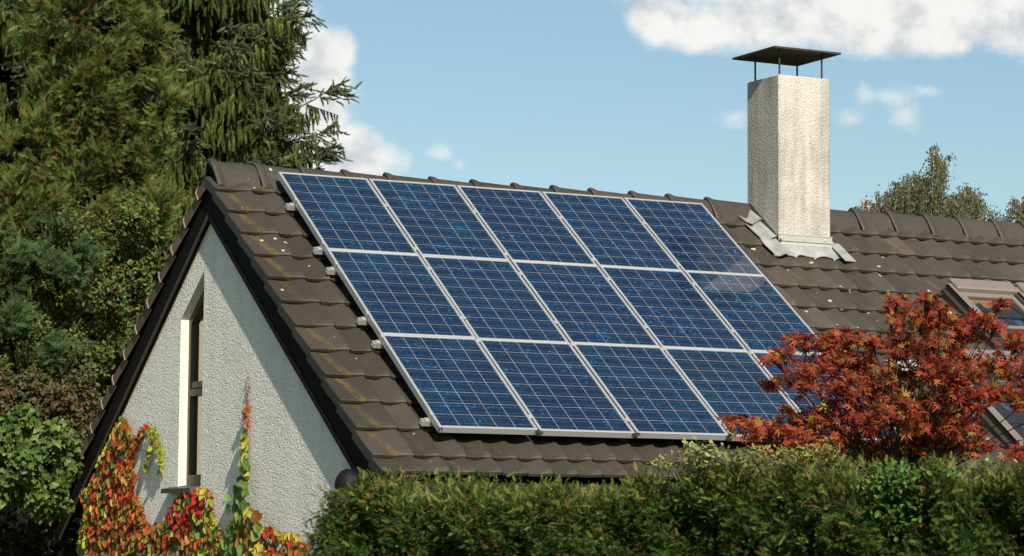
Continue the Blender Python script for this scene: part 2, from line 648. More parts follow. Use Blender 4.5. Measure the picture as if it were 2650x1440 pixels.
M_wall = mat_stucco('white_roughcast', (0.90, 0.855, 0.785), 84.0, 0.0175, (0.60, 0.60, 0.58), 0.38)
M_reveal = mat_plain('smooth_cream_render', (0.62, 0.555, 0.44), 0.85, var=0.06, scale=14, bump=0.002, bscale=120)
M_chim = mat_stucco('washed_pebble_dash', (0.46, 0.43, 0.385), 105.0, 0.0075, (0.25, 0.235, 0.20), 1.0)
M_tile = mat_tile('brown_clay_tile')
M_ridge = M_tile
M_edge = mat_plain('worn_clay_edge', (0.19, 0.125, 0.098), 0.8, var=0.25, scale=30)
M_board = mat_plain('dark_stained_timber', (0.0065, 0.0048, 0.0036), 0.85, var=0.4, scale=14, bump=0.002, bscale=60, spec=0.12)
M_strip = mat_plain('weathered_brown_timber', (0.05, 0.028, 0.014), 0.8, var=0.4, scale=10)
M_frame_wood = mat_plain('dark_brown_window_timber', (0.060, 0.042, 0.028), 0.5, var=0.25, scale=12)
M_sill = mat_plain('dark_sill_metal', (0.045, 0.038, 0.033), 0.5, var=0.3, scale=18)
M_alu = mat_plain('aluminium', (0.37, 0.375, 0.38), 0.40, 0.35, 0.06, 9)
M_alu_dull = mat_plain('weathered_aluminium', (0.36, 0.36, 0.33), 0.55, 0.4, 0.10, 14)
M_lead = mat_plain('weathered_lead', (0.28, 0.285, 0.28), 0.5, 0.25, 0.5, 9, 0.003, 25)
M_dark_lead = mat_plain('dark_lead', (0.085, 0.085, 0.085), 0.6, 0.3, 0.30, 9, 0.002, 25)
M_rust = mat_plain('dark_rusty_steel', (0.030, 0.019, 0.016), 0.75, 0.2, 0.35, 25)
M_black = mat_plain('black_plastic', (0.006, 0.007, 0.007), 0.6, 0, 0.2, 10, spec=0.15)
M_clad = mat_plain('grey_brown_window_cladding', (0.20, 0.165, 0.145), 0.45, 0.3, 0.08, 8)
M_dark_clad = mat_plain('dark_brown_window_cladding', (0.035, 0.028, 0.025), 0.5, 0.2, 0.2, 8)
M_bark = mat_plain('grey_brown_bark', (0.075, 0.055, 0.042), 0.9, 0, 0.35, 30, 0.006, 40)
M_twig = mat_plain('dark_maple_bark', (0.030, 0.020, 0.016), 0.8, 0, 0.3, 30)
M_birch = mat_plain('pale_birch_bark', (0.48, 0.43, 0.36), 0.8, 0, 0.4, 12, 0.003, 20)
M_conifer = mat_leaf('conifer_needles', 0.14, 0.6, 0.10)
M_leaf = mat_leaf('broad_leaves', 0.28, 0.5, 0.22)
M_gloss = mat_leaf('glossy_leaves', 0.2, 0.45, 0.22)
M_maple = mat_leaf('autumn_leaves', 0.38, 0.5, 0.2)
M_dim = mat_plain('dim_twigs_and_shade', (0.007, 0.008, 0.005), 0.95, 0, 0.5, 30, 0.02, 14, spec=0.03)
M_moss = mat_plain('green_moss', (0.030, 0.038, 0.010), 0.95, 0, 0.4, 60, 0.004, 120)
M_glass = mat_glass('window_glass', refl=2.4)
M_curtain = mat_plain('pale_net_curtain', (0.36, 0.34, 0.29), 0.9, 0, 0.10, 25)
M_room = mat_plain('dim_room', (0.03, 0.028, 0.025), 0.9)
M_skyglass = mat_glass('roof_window_glass', (0.65, 0.72, 0.8), 1.3)
M_blind = mat_plain('orange_timber_lining', (0.36, 0.17, 0.05), 0.6, 0, 0.15, 6)
M_verge = mat_leaf('clay_with_shaded_roll', 0.0, 0.8, 0.12)
M_bird = mat_leaf('feathers', 0.0, 0.7, 0.2)

# ------------------------------------------------------------------ ground
gm, gw, gb, go_ = mat('lawn')
gtc = gw.new('ShaderNodeTexCoord')
gw.link(gw.mix(gw.noise(gtc.outputs['Object'], 0.8, 6.0), (0.035, 0.055, 0.015), (0.075, 0.10, 0.03)), gb.inputs['Base Color'])
gb.inputs['Roughness'].default_value = 0.95
mb = MB()
rr = [0, 4, 10, 25, 60, 150, 400, 1200, 3000]
ang = np.linspace(0, 2 * np.pi, 49)
G = np.array([[(r_ * math.cos(a), r_ * math.sin(a), 0.0) for a in ang] for r_ in rr])
mb.sheet(G)
tag(mb.build('ground', gm), kind='structure')

# ------------------------------------------------------------------ house geometry
TH = R(35.755)
CT, ST = math.cos(TH), math.sin(TH)
O = np.array([0, 0, 5.1616])
DS = np.array([0, -CT, -ST])
NR = np.array([0, -ST, CT])
OFF = -0.19 * S
YR = 0.25 * S
XV = -0.668 * S           # verge edge
XW = -0.580 * S           # gable wall face
TW = 0.2525 * S
CO = 0.4265 * S
XEND = 13.2 * S


def front(x, s, h):
    x, s, h = np.broadcast_arrays(np.asarray(x, float), np.asarray(s, float), np.asarray(h, float))
    return O + x[..., None] * np.array([1.0, 0, 0]) + s[..., None] * DS + (OFF + h)[..., None] * NR


def back(x, s, h):
    q = front(x, s, h)
    q[..., 1] = 2 * YR - q[..., 1]
    return q


S0 = -0.135 * S / 0.79
house = thing('house', (2.5, 0.2, 0.0), 'gabled house with white roughcast end wall, brown tiled roof and tall chimney', 'house')

# ---- roof tiles
PU = np.array([0.0, 0.035, 0.16, 0.28, 0.40, 0.52, 0.64, 0.74, 0.84, 0.92, 0.975, 1.0])
PH = 0.95 * np.array([-0.012, -0.0045, -0.008, -0.012, -0.0125, -0.007, 0.002, 0.010, 0.0165, 0.0185, 0.0165, 0.009])
noses = [0.154 * S + CO * k for k in range(12)] + [5.085 * S]


def tile(mb, fn, xa, xb, s_nose, s_head, col, flip, verge, pu=PU, ph=PH):
    L = s_nose - s_head
    vs = np.array([0.0, 0.5, 0.86, 0.96, 1.0])
    uu, vv = np.meshgrid(pu, vs, indexing='ij')
    hh = np.meshgrid(ph, vs, indexing='ij')[0]
    flat = 1.0 - 0.85 * np.clip((vv - 0.86) / 0.14, 0, 1) ** 1.5
    j = rng.normal(0, 0.0016)
    h = hh * flat + 0.034 * vv + j - 0.006 * np.clip((vv - 0.955) / 0.045, 0, 1)
    sk = rng.normal(0, 0.002)
    G = fn(xa + (xb - xa) * uu, s_head + L * vv + sk * (uu - 0.5), h)
    mb.sheet(G, col, 0, flip, np.stack([uu, vv], -1))
    # nose face
    top = G[:, -1]
    bot = fn(xa + (xb - xa) * pu, np.full(len(pu), s_nose - 0.003), h[:, -1] - 0.024)
    mb.sheet(np.stack([top, bot], 1), col, 0, flip, np.stack([np.stack([pu, np.full(len(pu), 0.97)], -1)] * 2, 1))
    # right rebate
    e = G[-1]
    e2 = fn(np.full(len(vs), xb), s_head + L * vs, h[-1] - 0.022)
    mb.sheet(np.stack([e, e2], 0), col, 0, flip)
    if verge:
        e = G[0]
        e2 = fn(np.full(len(vs), xa + 0.004), s_head + L * vs, h[0] - 0.075)
        mb.sheet(np.stack([e2, e], 0), col, 0, flip)


mb = MB()
ncol = int((XEND - (-0.265 * S)) / TW)
for k, sn in enumerate(noses):
    sh_ = (noses[k - 1] - 0.03) if k else -0.13
    for i in range(-1, ncol):
        xa = XV if i < 0 else -0.265 * S + TW * i
        xb = -0.265 * S + TW * (i + 1)
        br = float(np.exp(rng.normal(0, 0.13)))
        if xa > 4.9 * S:
            br *= 1.22
        mossy = rng.uniform(0.45, 1.0) if i == -1 and k > 0 else (0.7 if rng.random() < 0.06 else (0.2 if rng.random() < 0.2 else 0.0))
        if i == -1 and k in (5, 6):
            mossy = 0.25
        xu, su_ = xa / S, sn / S
        lich = 0.2
        if i < 1:
            lich = 0.75 if k < 6 else 0.3
        if 4.7 < xu < 7.2 and su_ > 0.7:
            lich = 0.85
        pu, ph = PU, PH
        tile(mb, front, xa, xb - 0.0075, sn, sh_, (br, mossy, lich), False, i < 0, pu, ph)
roof_f = mb.build('roof_slope', M_tile, house, smooth=False)
mb = MB()
for k, sn in enumerate(noses + [5.5 * S]):
    sh_ = (noses[k - 1] - 0.03) if k else -0.13
    for i in range(0, ncol):
        xa = -0.265 * S + TW * i
        br = float(np.exp(rng.normal(0, 0.13)))
        tile(mb, back, xa, xa + TW - 0.0015, sn, sh_, (br, 0, 0.3), True, False)
mb.build('roof_slope', M_tile, house)

# roof deck under the tiles, so that nothing shows through the joints
mb = MB()
for fn, fl in ((front, False), (back, True)):
    e = 5.0 * S
    P0 = fn(np.array([XW + 0.03, XEND - 0.05]), np.array([-0.13, -0.13]), np.array([-0.045, -0.045]))
    P1 = fn(np.array([XW + 0.03, XEND - 0.05]), np.array([e, e]), np.array([-0.045, -0.045]))
    mb.sheet(np.stack([P0, P1], 1), flip=fl)
    P2 = fn(np.array([XW + 0.03, XEND - 0.05]), np.array([-0.13, -0.13]), np.array([-0.10, -0.10]))
    P3 = fn(np.array([XW + 0.03, XEND - 0.05]), np.array([e, e]), np.array([-0.10, -0.10]))
    mb.sheet(np.stack([P2, P3], 1), flip=not fl)
mb.build('roof_deck', M_board, house)

# ---- verge tiles of the back slope: half-round edge pieces that overlap like a staircase
mb = MB()
vt = [0.115 * S + 0.427 * S * k for k in range(14)]
for k, sn in enumerate(vt):
    sh_ = max(sn - 0.427 * S - 0.02, -0.115)
    prof = []
    for a in np.linspace(-0.2, 1.25, 9):
        t = a / 1.25
        prof.append((math.cos(math.pi / 2 * (1 - t)) if t > 0 else -0.05, math.sin(math.pi / 2 * (1 - t)) if t > 0 else 1.0))
    sec = [(-0.265 * S, -0.01), (XV + 0.13, 0.008), (XV + 0.095, 0.022), (XV + 0.062, 0.029), (XV + 0.030, 0.022), (XV + 0.008, 0.002), (XV, -0.030), (XV + 0.003, -0.098)]
    sec = np.array(sec)
    br = float(np.exp(rng.normal(0, 0.12)))
    rows = []
    for v, lift in ((0.0, 0.014), (0.5, 0.022), (0.93, 0.029), (1.0, 0.030)):
        s_ = sh_ + (sn - sh_) * v
        out_ = 0.018 * (v - 0.5)
        q = back(sec[:, 0] - out_ * np.clip((XV + 0.12 - sec[:, 0]) / 0.12, 0, 1), np.full(len(sec), s_), sec[:, 1] + lift)
        rows.append(q)
    rows = np.array(rows)
    tn = np.zeros((*rows.shape[:2], 3))
    kk = np.array([0.5, 0.25, 0.12, 0.10, 0.12, 0.35, 0.95, 1.1])  # shade painted into the tint: turned-away roll near-black, flap brown
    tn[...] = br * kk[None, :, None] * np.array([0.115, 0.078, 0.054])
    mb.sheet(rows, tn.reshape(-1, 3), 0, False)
    # worn lip at the lower end
    d_lip = np.array([0, CT, -ST])
    nb_ = np.array([0, ST, CT])
    e_ = rows[-1][2:]
    cen_ = np.array([XV + 0.062, 0, 0])
    grow = np.zeros_like(e_)
    grow[:, 0] = np.clip((e_[:, 0] - (XV + 0.062)) / 0.062, -1, 0.3)
    grow = unit(grow + nb_ * np.clip((sec[2:, 1:2] + 0.02) / 0.04, 0, 1)) * 0.007
    lw = rng.uniform(0.012, 0.022)
    ring = np.stack([e_ - d_lip * lw, e_ - d_lip * lw * 0.8 + grow, e_ + d_lip * 0.006 + grow, e_ + d_lip * 0.008 - grow * 2.2])
    mb.sheet(ring, None, 1, False)
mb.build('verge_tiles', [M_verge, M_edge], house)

# ---- ridge tiles
rsec = np.array([(-0.192, -0.188), (-0.186, -0.160), (-0.150, -0.085), (-0.105, -0.005), (-0.062, 0.055), (-0.025, 0.084), (0.0, 0.090), (0.025, 0.084), (0.062, 0.055), (0.105, -0.005), (0.150, -0.085), (0.186, -0.160), (0.192, -0.188)]) * S
edges = [-0.655, -0.171, 0.32, 0.802, 1.286, 1.805, 2.288, 2.773, 3.247, 3.71, 4.212, 4.674, 5.172, 5.70]
edges2 = [6.40, 7.096, 7.565, 8.066, 8.537, 9.039, 9.466, 9.95, 10.43, 10.92, 11.41, 11.9, 12.39, 12.88, 13.2]
for lst in (edges, edges2):
    mb = MB()
    for k in range(len(lst) - 1):
        xa, xb = lst[k] * S, lst[k + 1] * S + 0.02
        br = float(np.exp(rng.normal(0, 0.10)))
        dz = rng.normal(0, 0.003)
        tilt = rng.normal(0, 0.002)
        collar = not (lst is edges2 and k == 0)
        st = [(0.0, 1.07, 0.003), (0.014, 1.10, 0.008), (0.038, 1.08, 0.007), (0.070, 1.02, 0.002), (0.095, 1.0, 0.001), (xb - xa, 0.95, -0.006)] if collar else [(0, 1, 0), (xb - xa, 0.95, -0.006)]
        rows = []
        for (dx, sc_, up) in st:
            q = np.zeros((len(rsec), 3))
            q[:, 0] = xa + dx + (0.22 * np.abs(rsec[:, 0]) if dx < 0.2 else 0)
            q[:, 1] = YR + rsec[:, 0] * (1 + (sc_ - 1) * 0.55)
            top = rsec[:, 1] - rsec[6, 1]
            q[:, 2] = O[2] + rsec[6, 1] + top * (1 + (sc_ - 1) * 0.15) + (sc_ - 1) * 0.13 + up + dz + tilt * dx
            rows.append(q)
        rows = np.array(rows)
        lich = 0.7 if k < 2 and lst is edges else 0.25
        mb.sheet(rows, (br * 0.95, 0, lich), 0, True, np.full((*rows.shape[:2], 2), 0.3))
        # thickness of the open left end
        e = rows[0]
        inn = e.copy()
        cen = np.array([e[0, 0], YR, O[2] - 0.19])
        inn = e + (cen - e) * np.array([0, 0.12, 0.12])
        mb.sheet(np.stack([e, inn]), (br * 0.8, 0, 0), 0, False)
        inn2 = inn + np.array([0.10, 0, 0])
        mb.sheet(np.stack([inn, inn2]), (br * 0.5, 0, 0), 0, False)
    mb.build('ridge_tiles', M_tile, house)

# dark bedding that closes the open ridge end above the verge and beside the chimney
for x0, x1 in ((-0.60 * S, -0.45 * S), (5.55 * S, 5.725 * S)):
    mb = MB()
    q = rsec * np.array([0.86, 0.90]) - np.array([0, 0.012])
    a_ = np.array([[x0, YR + y, O[2] + z] for y, z in q])
    b_ = np.array([[x1, YR + y, O[2] + z] for y, z in q])
    mb.sheet(np.stack([a_, b_]), flip=True)
    n_ = len(q)
    for e_ in (a_, b_):
        mb.add(e_, np.array([[0, i, i + 1] for i in range(1, n_ - 1)]))
    mb.build('ridge_bedding', M_board, house)

# ---- barge boards under the verges
for fn, e in ((front, 5.16 * S), (back, 5.62 * S)):
    mb = MB()
    xo, xi = XW - 0.036, XW - 0.004
    ht, hb = -0.050, -0.268
    c = []
    s_top_t = -0.13 - 0.0
    # plumb cut at the ridge: at the ridge line y = YR for both heights

    def s_at_ridge(h):
        # y(s,h) = -CT*s - ST*(OFF+h) = YR
        return (-YR - ST * (OFF + h)) / CT
    pts = [(s_at_ridge(ht), ht), (e, ht), (e + 0.06, hb * 0.55), (e - 0.02, hb), (s_at_ridge(hb), hb)]
    A_ = np.array([fn(xo, s_, h_) for s_, h_ in pts])
    B_ = np.array([fn(xi, s_, h_) for s_, h_ in pts])
    n_ = len(pts)
    mb.add(A_, np.array([[0, i, i + 1] for i in range(1, n_ - 1)]))
    mb.add(B_, np.array([[0, i, i + 1] for i in range(1, n_ - 1)]))
    for i in range(n_):
        j_ = (i + 1) % n_
        mb.add([A_[i], A_[j_], B_[j_], B_[i]], [[0, 1, 2, 3]])
    # a lighter cover strip proud of the lower edge
    pts2 = [(s_at_ridge(hb + 0.02) + 0.0, hb + 0.022), (e - 0.03, hb + 0.022), (e - 0.03, hb - 0.012), (s_at_ridge(hb - 0.012), hb - 0.012)]
    A2 = np.array([fn(xo - 0.012, s_, h_) for s_, h_ in pts2])
    B2 = np.array([fn(xo - 0.001, s_, h_) for s_, h_ in pts2])
    mb.add(A2, [[0, 1, 2, 3]], None, 1)
    for i in range(4):
        j_ = (i + 1) % 4
        mb.add([A2[i], A2[j_], B2[j_], B2[i]], [[0, 1, 2, 3]], None, 1)
    mb.build('barge_board', [M_board, M_board if fn is front else M_strip], house)

# ---- walls with the window opening
zc = lambda z: O[2] + S * z
yw_f, yw_b = -3.60 * S, 4.06 * S
wy0, wy1 = 0.470 * S, 1.110 * S
wz0 = zc(-3.150)
wz_r, wz_l = zc(-0.985), zc(-1.440)          # head of the opening: high side near the ridge, low side away from it
def roof_under(y):
    yy = y if y <= YR else 2 * YR - y
    # plane h=-0.10: z = O.z + y*tan + (OFF-.1)/cos
    return O[2] + yy * math.tan(TH) + (OFF - 0.10) / CT


mb = MB()
XO = XW
WT = 0.30


def wall_poly(pts):
    V = np.array([(XO, y, z) for y, z in pts])
    mb.add(V, [list(range(len(pts)))])


# gable split around the opening (all outward -X)
wall_poly([(wy0, 0), (yw_f, 0), (yw_f, roof_under(yw_f)), (YR, roof_under(YR)), (wy0, roof_under(wy0))][::-1])
wall_poly([(wy1, 0), (wy0, 0), (wy0, wz0), (wy1, wz0)][::-1])
wall_poly([(wy1, wz_l), (wy0, wz_r), (wy0, roof_under(wy0)), (wy1, roof_under(wy1))][::-1])
wall_poly([(yw_b, 0), (wy1, 0), (wy1, roof_under(wy1)), (yw_b, roof_under(yw_b))][::-1])
# long walls and far end
xe = XEND - 0.15
mb.add([(XO, yw_f, 0), (xe, yw_f, 0), (xe, yw_f, roof_under(yw_f)), (XO, yw_f, roof_under(yw_f))], [[0, 1, 2, 3]])
mb.add([(XO, yw_b, 0), (xe, yw_b, 0), (xe, yw_b, roof_under(yw_b)), (XO, yw_b, roof_under(yw_b))], [[3, 2, 1, 0]])
mb.add([(xe, yw_f, 0), (xe, yw_b, 0), (xe, yw_b, roof_under(yw_b)), (xe, YR, roof_under(YR)), (xe, yw_f, roof_under(yw_f))], [[0, 1, 2, 3, 4]])
wall = mb.build('wall', M_wall, house)
# reveals of the window: cream smooth sides, rough sloping head
mb = MB()
RD = 0.125
op = [(wy0, wz0), (wy1, wz0), (wy1, wz_l), (wy0, wz_r)]
for i, mi in ((0, 0), (1, 0), (2, 1), (3, 0)):
    a_, b_ = op[i], op[(i + 1) % 4]
    mb.add([(XO, *a_), (XO, *b_), (XO + RD, *b_), (XO + RD, *a_)], [[0, 1, 2, 3]], None, mi)
mb.build('window_reveal', [M_reveal, M_wall], house)

# ---- gable window
win = MB()
fx0, fx1 = XO + RD - 0.055, XO + RD + 0.02


def prism(mb, poly, x0, x1, mat=0):
    """polygon in (y,z) thickened along x"""
    n_ = len(poly)
    A_ = np.array([(x0, y, z) for y, z in poly])
    B_ = np.array([(x1, y, z) for y, z in poly])
    mb.add(A_, [list(range(n_))], None, mat)
    mb.add(B_, [list(range(n_))[::-1]], None, mat)
    for i in range(n_):
        j_ = (i + 1) % n_
        mb.add([A_[i], A_[j_], B_[j_], B_[i]], [[0, 1, 2, 3]], None, mat)


sl = (wz_r - wz_l) / (wy1 - wy0)
head = lambda y, d=0.0: wz_r - sl * (y - wy0) - d
ft = 0.050
ztr = zc(-2.215)
prism(win, [(wy0, wz0), (wy1, wz0), (wy1, wz0 + 0.095), (wy0, wz0 + 0.095)], fx0, fx1)
prism(win, [(wy0, wz0 + 0.095), (wy0 + ft, wz0 + 0.095), (wy0 + ft, head(wy0 + ft, 0.07)), (wy0, head(wy0, 0.07))], fx0, fx1)
prism(win, [(wy1 - ft, wz0 + 0.095), (wy1, wz0 + 0.095), (wy1, head(wy1, 0.07)), (wy1 - ft, head(wy1 - ft, 0.07))], fx0, fx1)
prism(win, [(wy0, head(wy0, 0.07)), (wy1, head(wy1, 0.07)), (wy1, wz_l), (wy0, wz_r)], fx0, fx1)
prism(win, [(wy0 + ft, ztr - 0.01), (wy1 - ft, ztr - 0.01), (wy1 - ft, ztr + 0.045), (wy0 + ft, ztr + 0.045)], fx0 - 0.004, fx1 - 0.004)
prism(win, [(wy0 + ft, ztr + 0.055), (wy1 - ft, ztr + 0.055), (wy1 - ft, ztr + 0.105), (wy0 + ft, ztr + 0.105)], fx0 + 0.008, fx1 - 0.004)
wroot = win.build('window', M_frame_wood, house)
wroot['label'] = 'narrow sloping-topped window with dark brown frame in the gable'
mb = MB()
px_ = XO + RD - 0.02
mb.add([(px_, wy0 + ft, wz0 + 0.095), (px_, wy1 - ft, wz0 + 0.095), (px_, wy1 - ft, ztr - 0.01), (px_, wy0 + ft, ztr - 0.01)], [[3, 2, 1, 0]])
mb.add([(px_, wy0 + ft, ztr + 0.105), (px_, wy1 - ft, ztr + 0.105), (px_, wy1 - ft, head(wy1 - ft, 0.07)), (px_, wy0 + ft, head(wy0 + ft, 0.07))], [[3, 2, 1, 0]])
mb.build('pane', M_glass, wroot)
mb = MB()
V = [(XO - 0.085, 0.545 * S, zc(-3.172)), (XO - 0.085, 1.315 * S, zc(-3.172)), (XO + RD - 0.05, 1.315 * S, zc(-3.135)), (XO + RD - 0.05, 0.545 * S, zc(-3.135))]
V = np.array(V)
V[[0, 3], 1] = 0.485 * S
V[[2], 1] = wy1 - 0.002
V[[3], 1] = wy0 + 0.002
lo = V - np.array([0, 0, 0.034])
top8 = [V[0], V[1], np.array([XO - 0.003, 1.315 * S, zc(-3.150)]), np.array([XO - 0.003, 0.485 * S, zc(-3.150)])]
top8 = np.array(top8)
bot8 = top8 - np.array([0, 0, 0.036])
mb.add(np.vstack([top8, bot8]), [[0, 3, 2, 1], [4, 5, 6, 7], [0, 1, 5, 4], [1, 2, 6, 5], [2, 3, 7, 6], [3, 0, 4, 7]])
mb.add([(XO - 0.003, wy0 + 0.002, zc(-3.150) + 0.003), (XO - 0.003, wy1 - 0.002, zc(-3.150) + 0.003), (XO + RD - 0.056, wy1 - 0.002, zc(-3.13)), (XO + RD - 0.056, wy0 + 0.002, zc(-3.13))], [[3, 2, 1, 0]])
mb.build('sill', M_sill, wroot)
# curtain and dim room behind the pane
mb = MB()
yy = np.linspace(wy0 - 0.05, wy1 - 0.045, 60)
xx = XO + RD + 0.035 + 0.010 * np.sin(yy * 75) + 0.006 * np.sin(yy * 31 + 1)
zz = np.linspace(wz0 + 0.02, wz_r, 8)
mb.sheet(np.array([[(x, y, min(z, head(min(max(y, wy0), wy1), 0.03))) for z in zz] for x, y in zip(xx, yy)]))
tag(mb.build('net_curtain', M_curtain, smooth=True), 'pale net curtain hanging behind the narrow gable window', 'curtain')
mb = MB()
mb.box((XO + RD + 0.09, wy0 - 0.06, wz0 - 0.05), (XO + RD + 0.6, wy1 + 0.06, wz_r + 0.1))
mb.f = [mb.f[0]]
mb.f[0] = (mb.f[0][0][[0, 1, 2, 3, 4]], 0)
mb.build('room_lining', M_room, house)

# ---- chimney with cap, rods and lead flashing
cx0, cx1 = 5.73 * S, 6.405 * S
cy0, cy1 = -0.385 * S, 0.257 * S
cz1 = O[2] + 1.426 * S
mb = MB()
b_ = 0.008
n_ = 7
# faces as grids with slightly uneven arrises
def col_box(mb, x0, x1, y0, y1, z0, z1, b):
    ring = np.array([(x0 + b, y0), (x1 - b, y0), (x1, y0 + b), (x1, y1 - b), (x1 - b, y1), (x0 + b, y1), (x0, y1 - b), (x0, y0 + b)])
    zs = np.append(np.linspace(z0, z1 - b, 40), z1)
    rows = []
    for i, z in enumerate(zs):
        q = ring.copy()
        if i == len(zs) - 1:
            q = np.array([(x0 + x1) / 2, (y0 + y1) / 2]) + (q - np.array([(x0 + x1) / 2, (y0 + y1) / 2])) * 0.975
        rows.append(np.hstack([np.vstack([q, q[:1]]), np.full((9, 1), z)]))
    mb.sheet(np.array(rows), flip=True)
    top = rows[-1][:8]
    mb.add(top, [list(range(8))])


col_box(mb, cx0, cx1, cy0, cy1, O[2] - 1.0, cz1, b_)
chim = mb.build('chimney', M_chim, house)
chim['label'] = 'tall pebble-dashed chimney stack with a flat steel rain cap'
capz = O[2] + 1.700 * S
mb = MB()
ccx, ccy, hw = 6.065 * S, -0.03 * S, 0.435 * S
capV = []
apex = 0.030
for (sx, sy) in ((-1, -1), (1, -1), (1, 1), (-1, 1)):
    capV.append((ccx + sx * hw, ccy + sy * hw, capz))
capV = np.array(capV)
up_ = capV + np.array([0, 0, 0.016])
ap_t = np.array([ccx, ccy, capz + 0.016 + apex])
ap_b = np.array([ccx, ccy, capz + apex])
VV = np.vstack([capV, up_, ap_t, ap_b])
mb.add(VV, [[4, 5, 8], [5, 6, 8], [6, 7, 8], [7, 4, 8], [1, 0, 9], [2, 1, 9], [3, 2, 9], [0, 3, 9]])
mb.f.append((np.array([[0, 1, 5, 4], [1, 2, 6, 5], [2, 3, 7, 6], [3, 0, 4, 7]]) + mb.n - 10, 0))
mb.build('rain_cap', M_rust, chim)
for (x, y) in ((5.775, -0.335), (6.33, -0.335), (5.775, 0.155), (6.33, 0.155)):
    mb = MB()
    mb.tube([(x * S, y * S, cz1 - 0.05), (x * S, y * S, capz + 0.012)], 0.0085, 6)
    mb.build('support_rod', M_rust, chim)


def sheet_on_roof(mb, xs, ss, hfun, flip=False, th=0.004, mat=0):
    G = np.array([[front(x, s_, hfun(x, s_)) for s_ in ss] for x in xs])
    mb.sheet(G, None, mat, flip)
    # edge thickness
    for e in (G[:, -1], G[:, 0]):
        mb.sheet(np.stack([e, e - NR * th]), None, mat)
    for e in (G[0], G[-1]):
        mb.sheet(np.stack([e, e - NR * th]), None, mat)


mb = MB()
# stepped soakers dressed over the tiles left of the stack
for (sa, sb) in ((-0.13, 0.10), (0.10, 0.47), (0.47, 0.80)):
    xs = np.linspace(5.515, 5.715, 9) * S
    ss = np.linspace(sa, sb + 0.035, 5) * S

    def hf(x, s_, sa=sa, sb=sb):
        t = (x / S - 5.515) / 0.20
        v = (s_ / S - sa) / (sb - sa)
        return 0.040 + 0.022 * v + 0.030 * max(0, t - 0.55) * 2 - 0.020 * math.sin(math.pi * min(1, t * 1.2)) + 0.004 * math.sin(9 * t + 5 * sa)
    sheet_on_roof(mb, xs, ss, hf, th=0.006)
# front apron
xs = np.linspace(5.52, 6.53, 60) * S
edge_s = lambda x: 0.80 + 0.035 * math.sin((x - 5.48) * 2 * math.pi / 0.2525 + 0.6) + 0.02 * math.sin(x * 23)
G = []
for x in xs:
    xu = x / S
    s1 = edge_s(xu)
    sa = 0.585 if 5.72 < xu < 6.41 else 0.50
    row = []
    for t in np.linspace(0, 1, 8):
        s_ = (sa + (s1 - sa) * t) * S
        ph = ((xu + 0.265) / 0.2525) % 1.0
        h = 0.046 - 0.008 * t + (np.interp(ph, PU, PH) * 0.9) * t + 0.003 * math.sin(xu * 40 + 4 * t) + 0.028 * max(0, 0.3 - t)
        row.append(front(x, s_, h))
    G.append(row)
G = np.array(G)
mb.sheet(G)
mb.sheet(np.stack([G[:, -1], G[:, -1] - NR * 0.006], 1))
# right-hand soakers
for (sa, sb) in ((0.28, 0.52), (0.50, 0.90)):
    xs = np.linspace(6.41, 6.41 + (0.08 if sa < 0.4 else 0.14), 4) * S
    ss = np.linspace(sa, sb, 4) * S
    sheet_on_roof(mb, xs, ss, lambda x, s_: 0.052 + 0.02 * (s_ / S - 0.3))
mb.build('lead_flashing', M_lead, chim, smooth=True)
mb = MB()
# dark upstand along the left cheek
A_ = [front(cx0 - 0.006, s_, 0.030) for s_ in np.linspace(-0.20, 0.60, 5) * S]
B_ = [front(cx0 - 0.006, s_, 0.105 - 0.02 * (s_ / S)) for s_ in np.linspace(-0.20, 0.60, 5) * S]
C_ = [p + np.array([0.012, 0, 0]) for p in B_]
mb.sheet(np.array([A_, B_, C_]))
mb.build('side_upstand', M_dark_lead, chim)
mb = MB()
zb = front(cx0, 0.585 * S, 0.03)[2]
mb.bbox((cx0 - 0.010, cy0 - 0.016, zb + 0.045), (cx1 + 0.006, cy0 - 0.002, zb + 0.105), 0.003)
mb.bbox((cx0 - 0.012, cy0 - 0.020, zb + 0.098), (cx1 + 0.008, cy0 - 0.003, zb + 0.108), 0.002)
mb.sheet(np.array([[(x, cy0 - 0.006 - 0.01 * (1 - t), zb - 0.03 + 0.076 * t) for t in (0, 0.5, 1)] for x in np.linspace(cx0 - 0.004, cx1 + 0.004, 12)]))
for xr in (5.76, 6.045, 6.32):
    q = [(xr * S, cy0 - 0.016 - dd, zb + 0.073) for dd in (0, 0.004, 0.007)]
    mb.tube(q, [0.012, 0.010, 0.004], 8)
mb.build('clamping_bar', M_alu_dull, chim)

# ---- roof windows


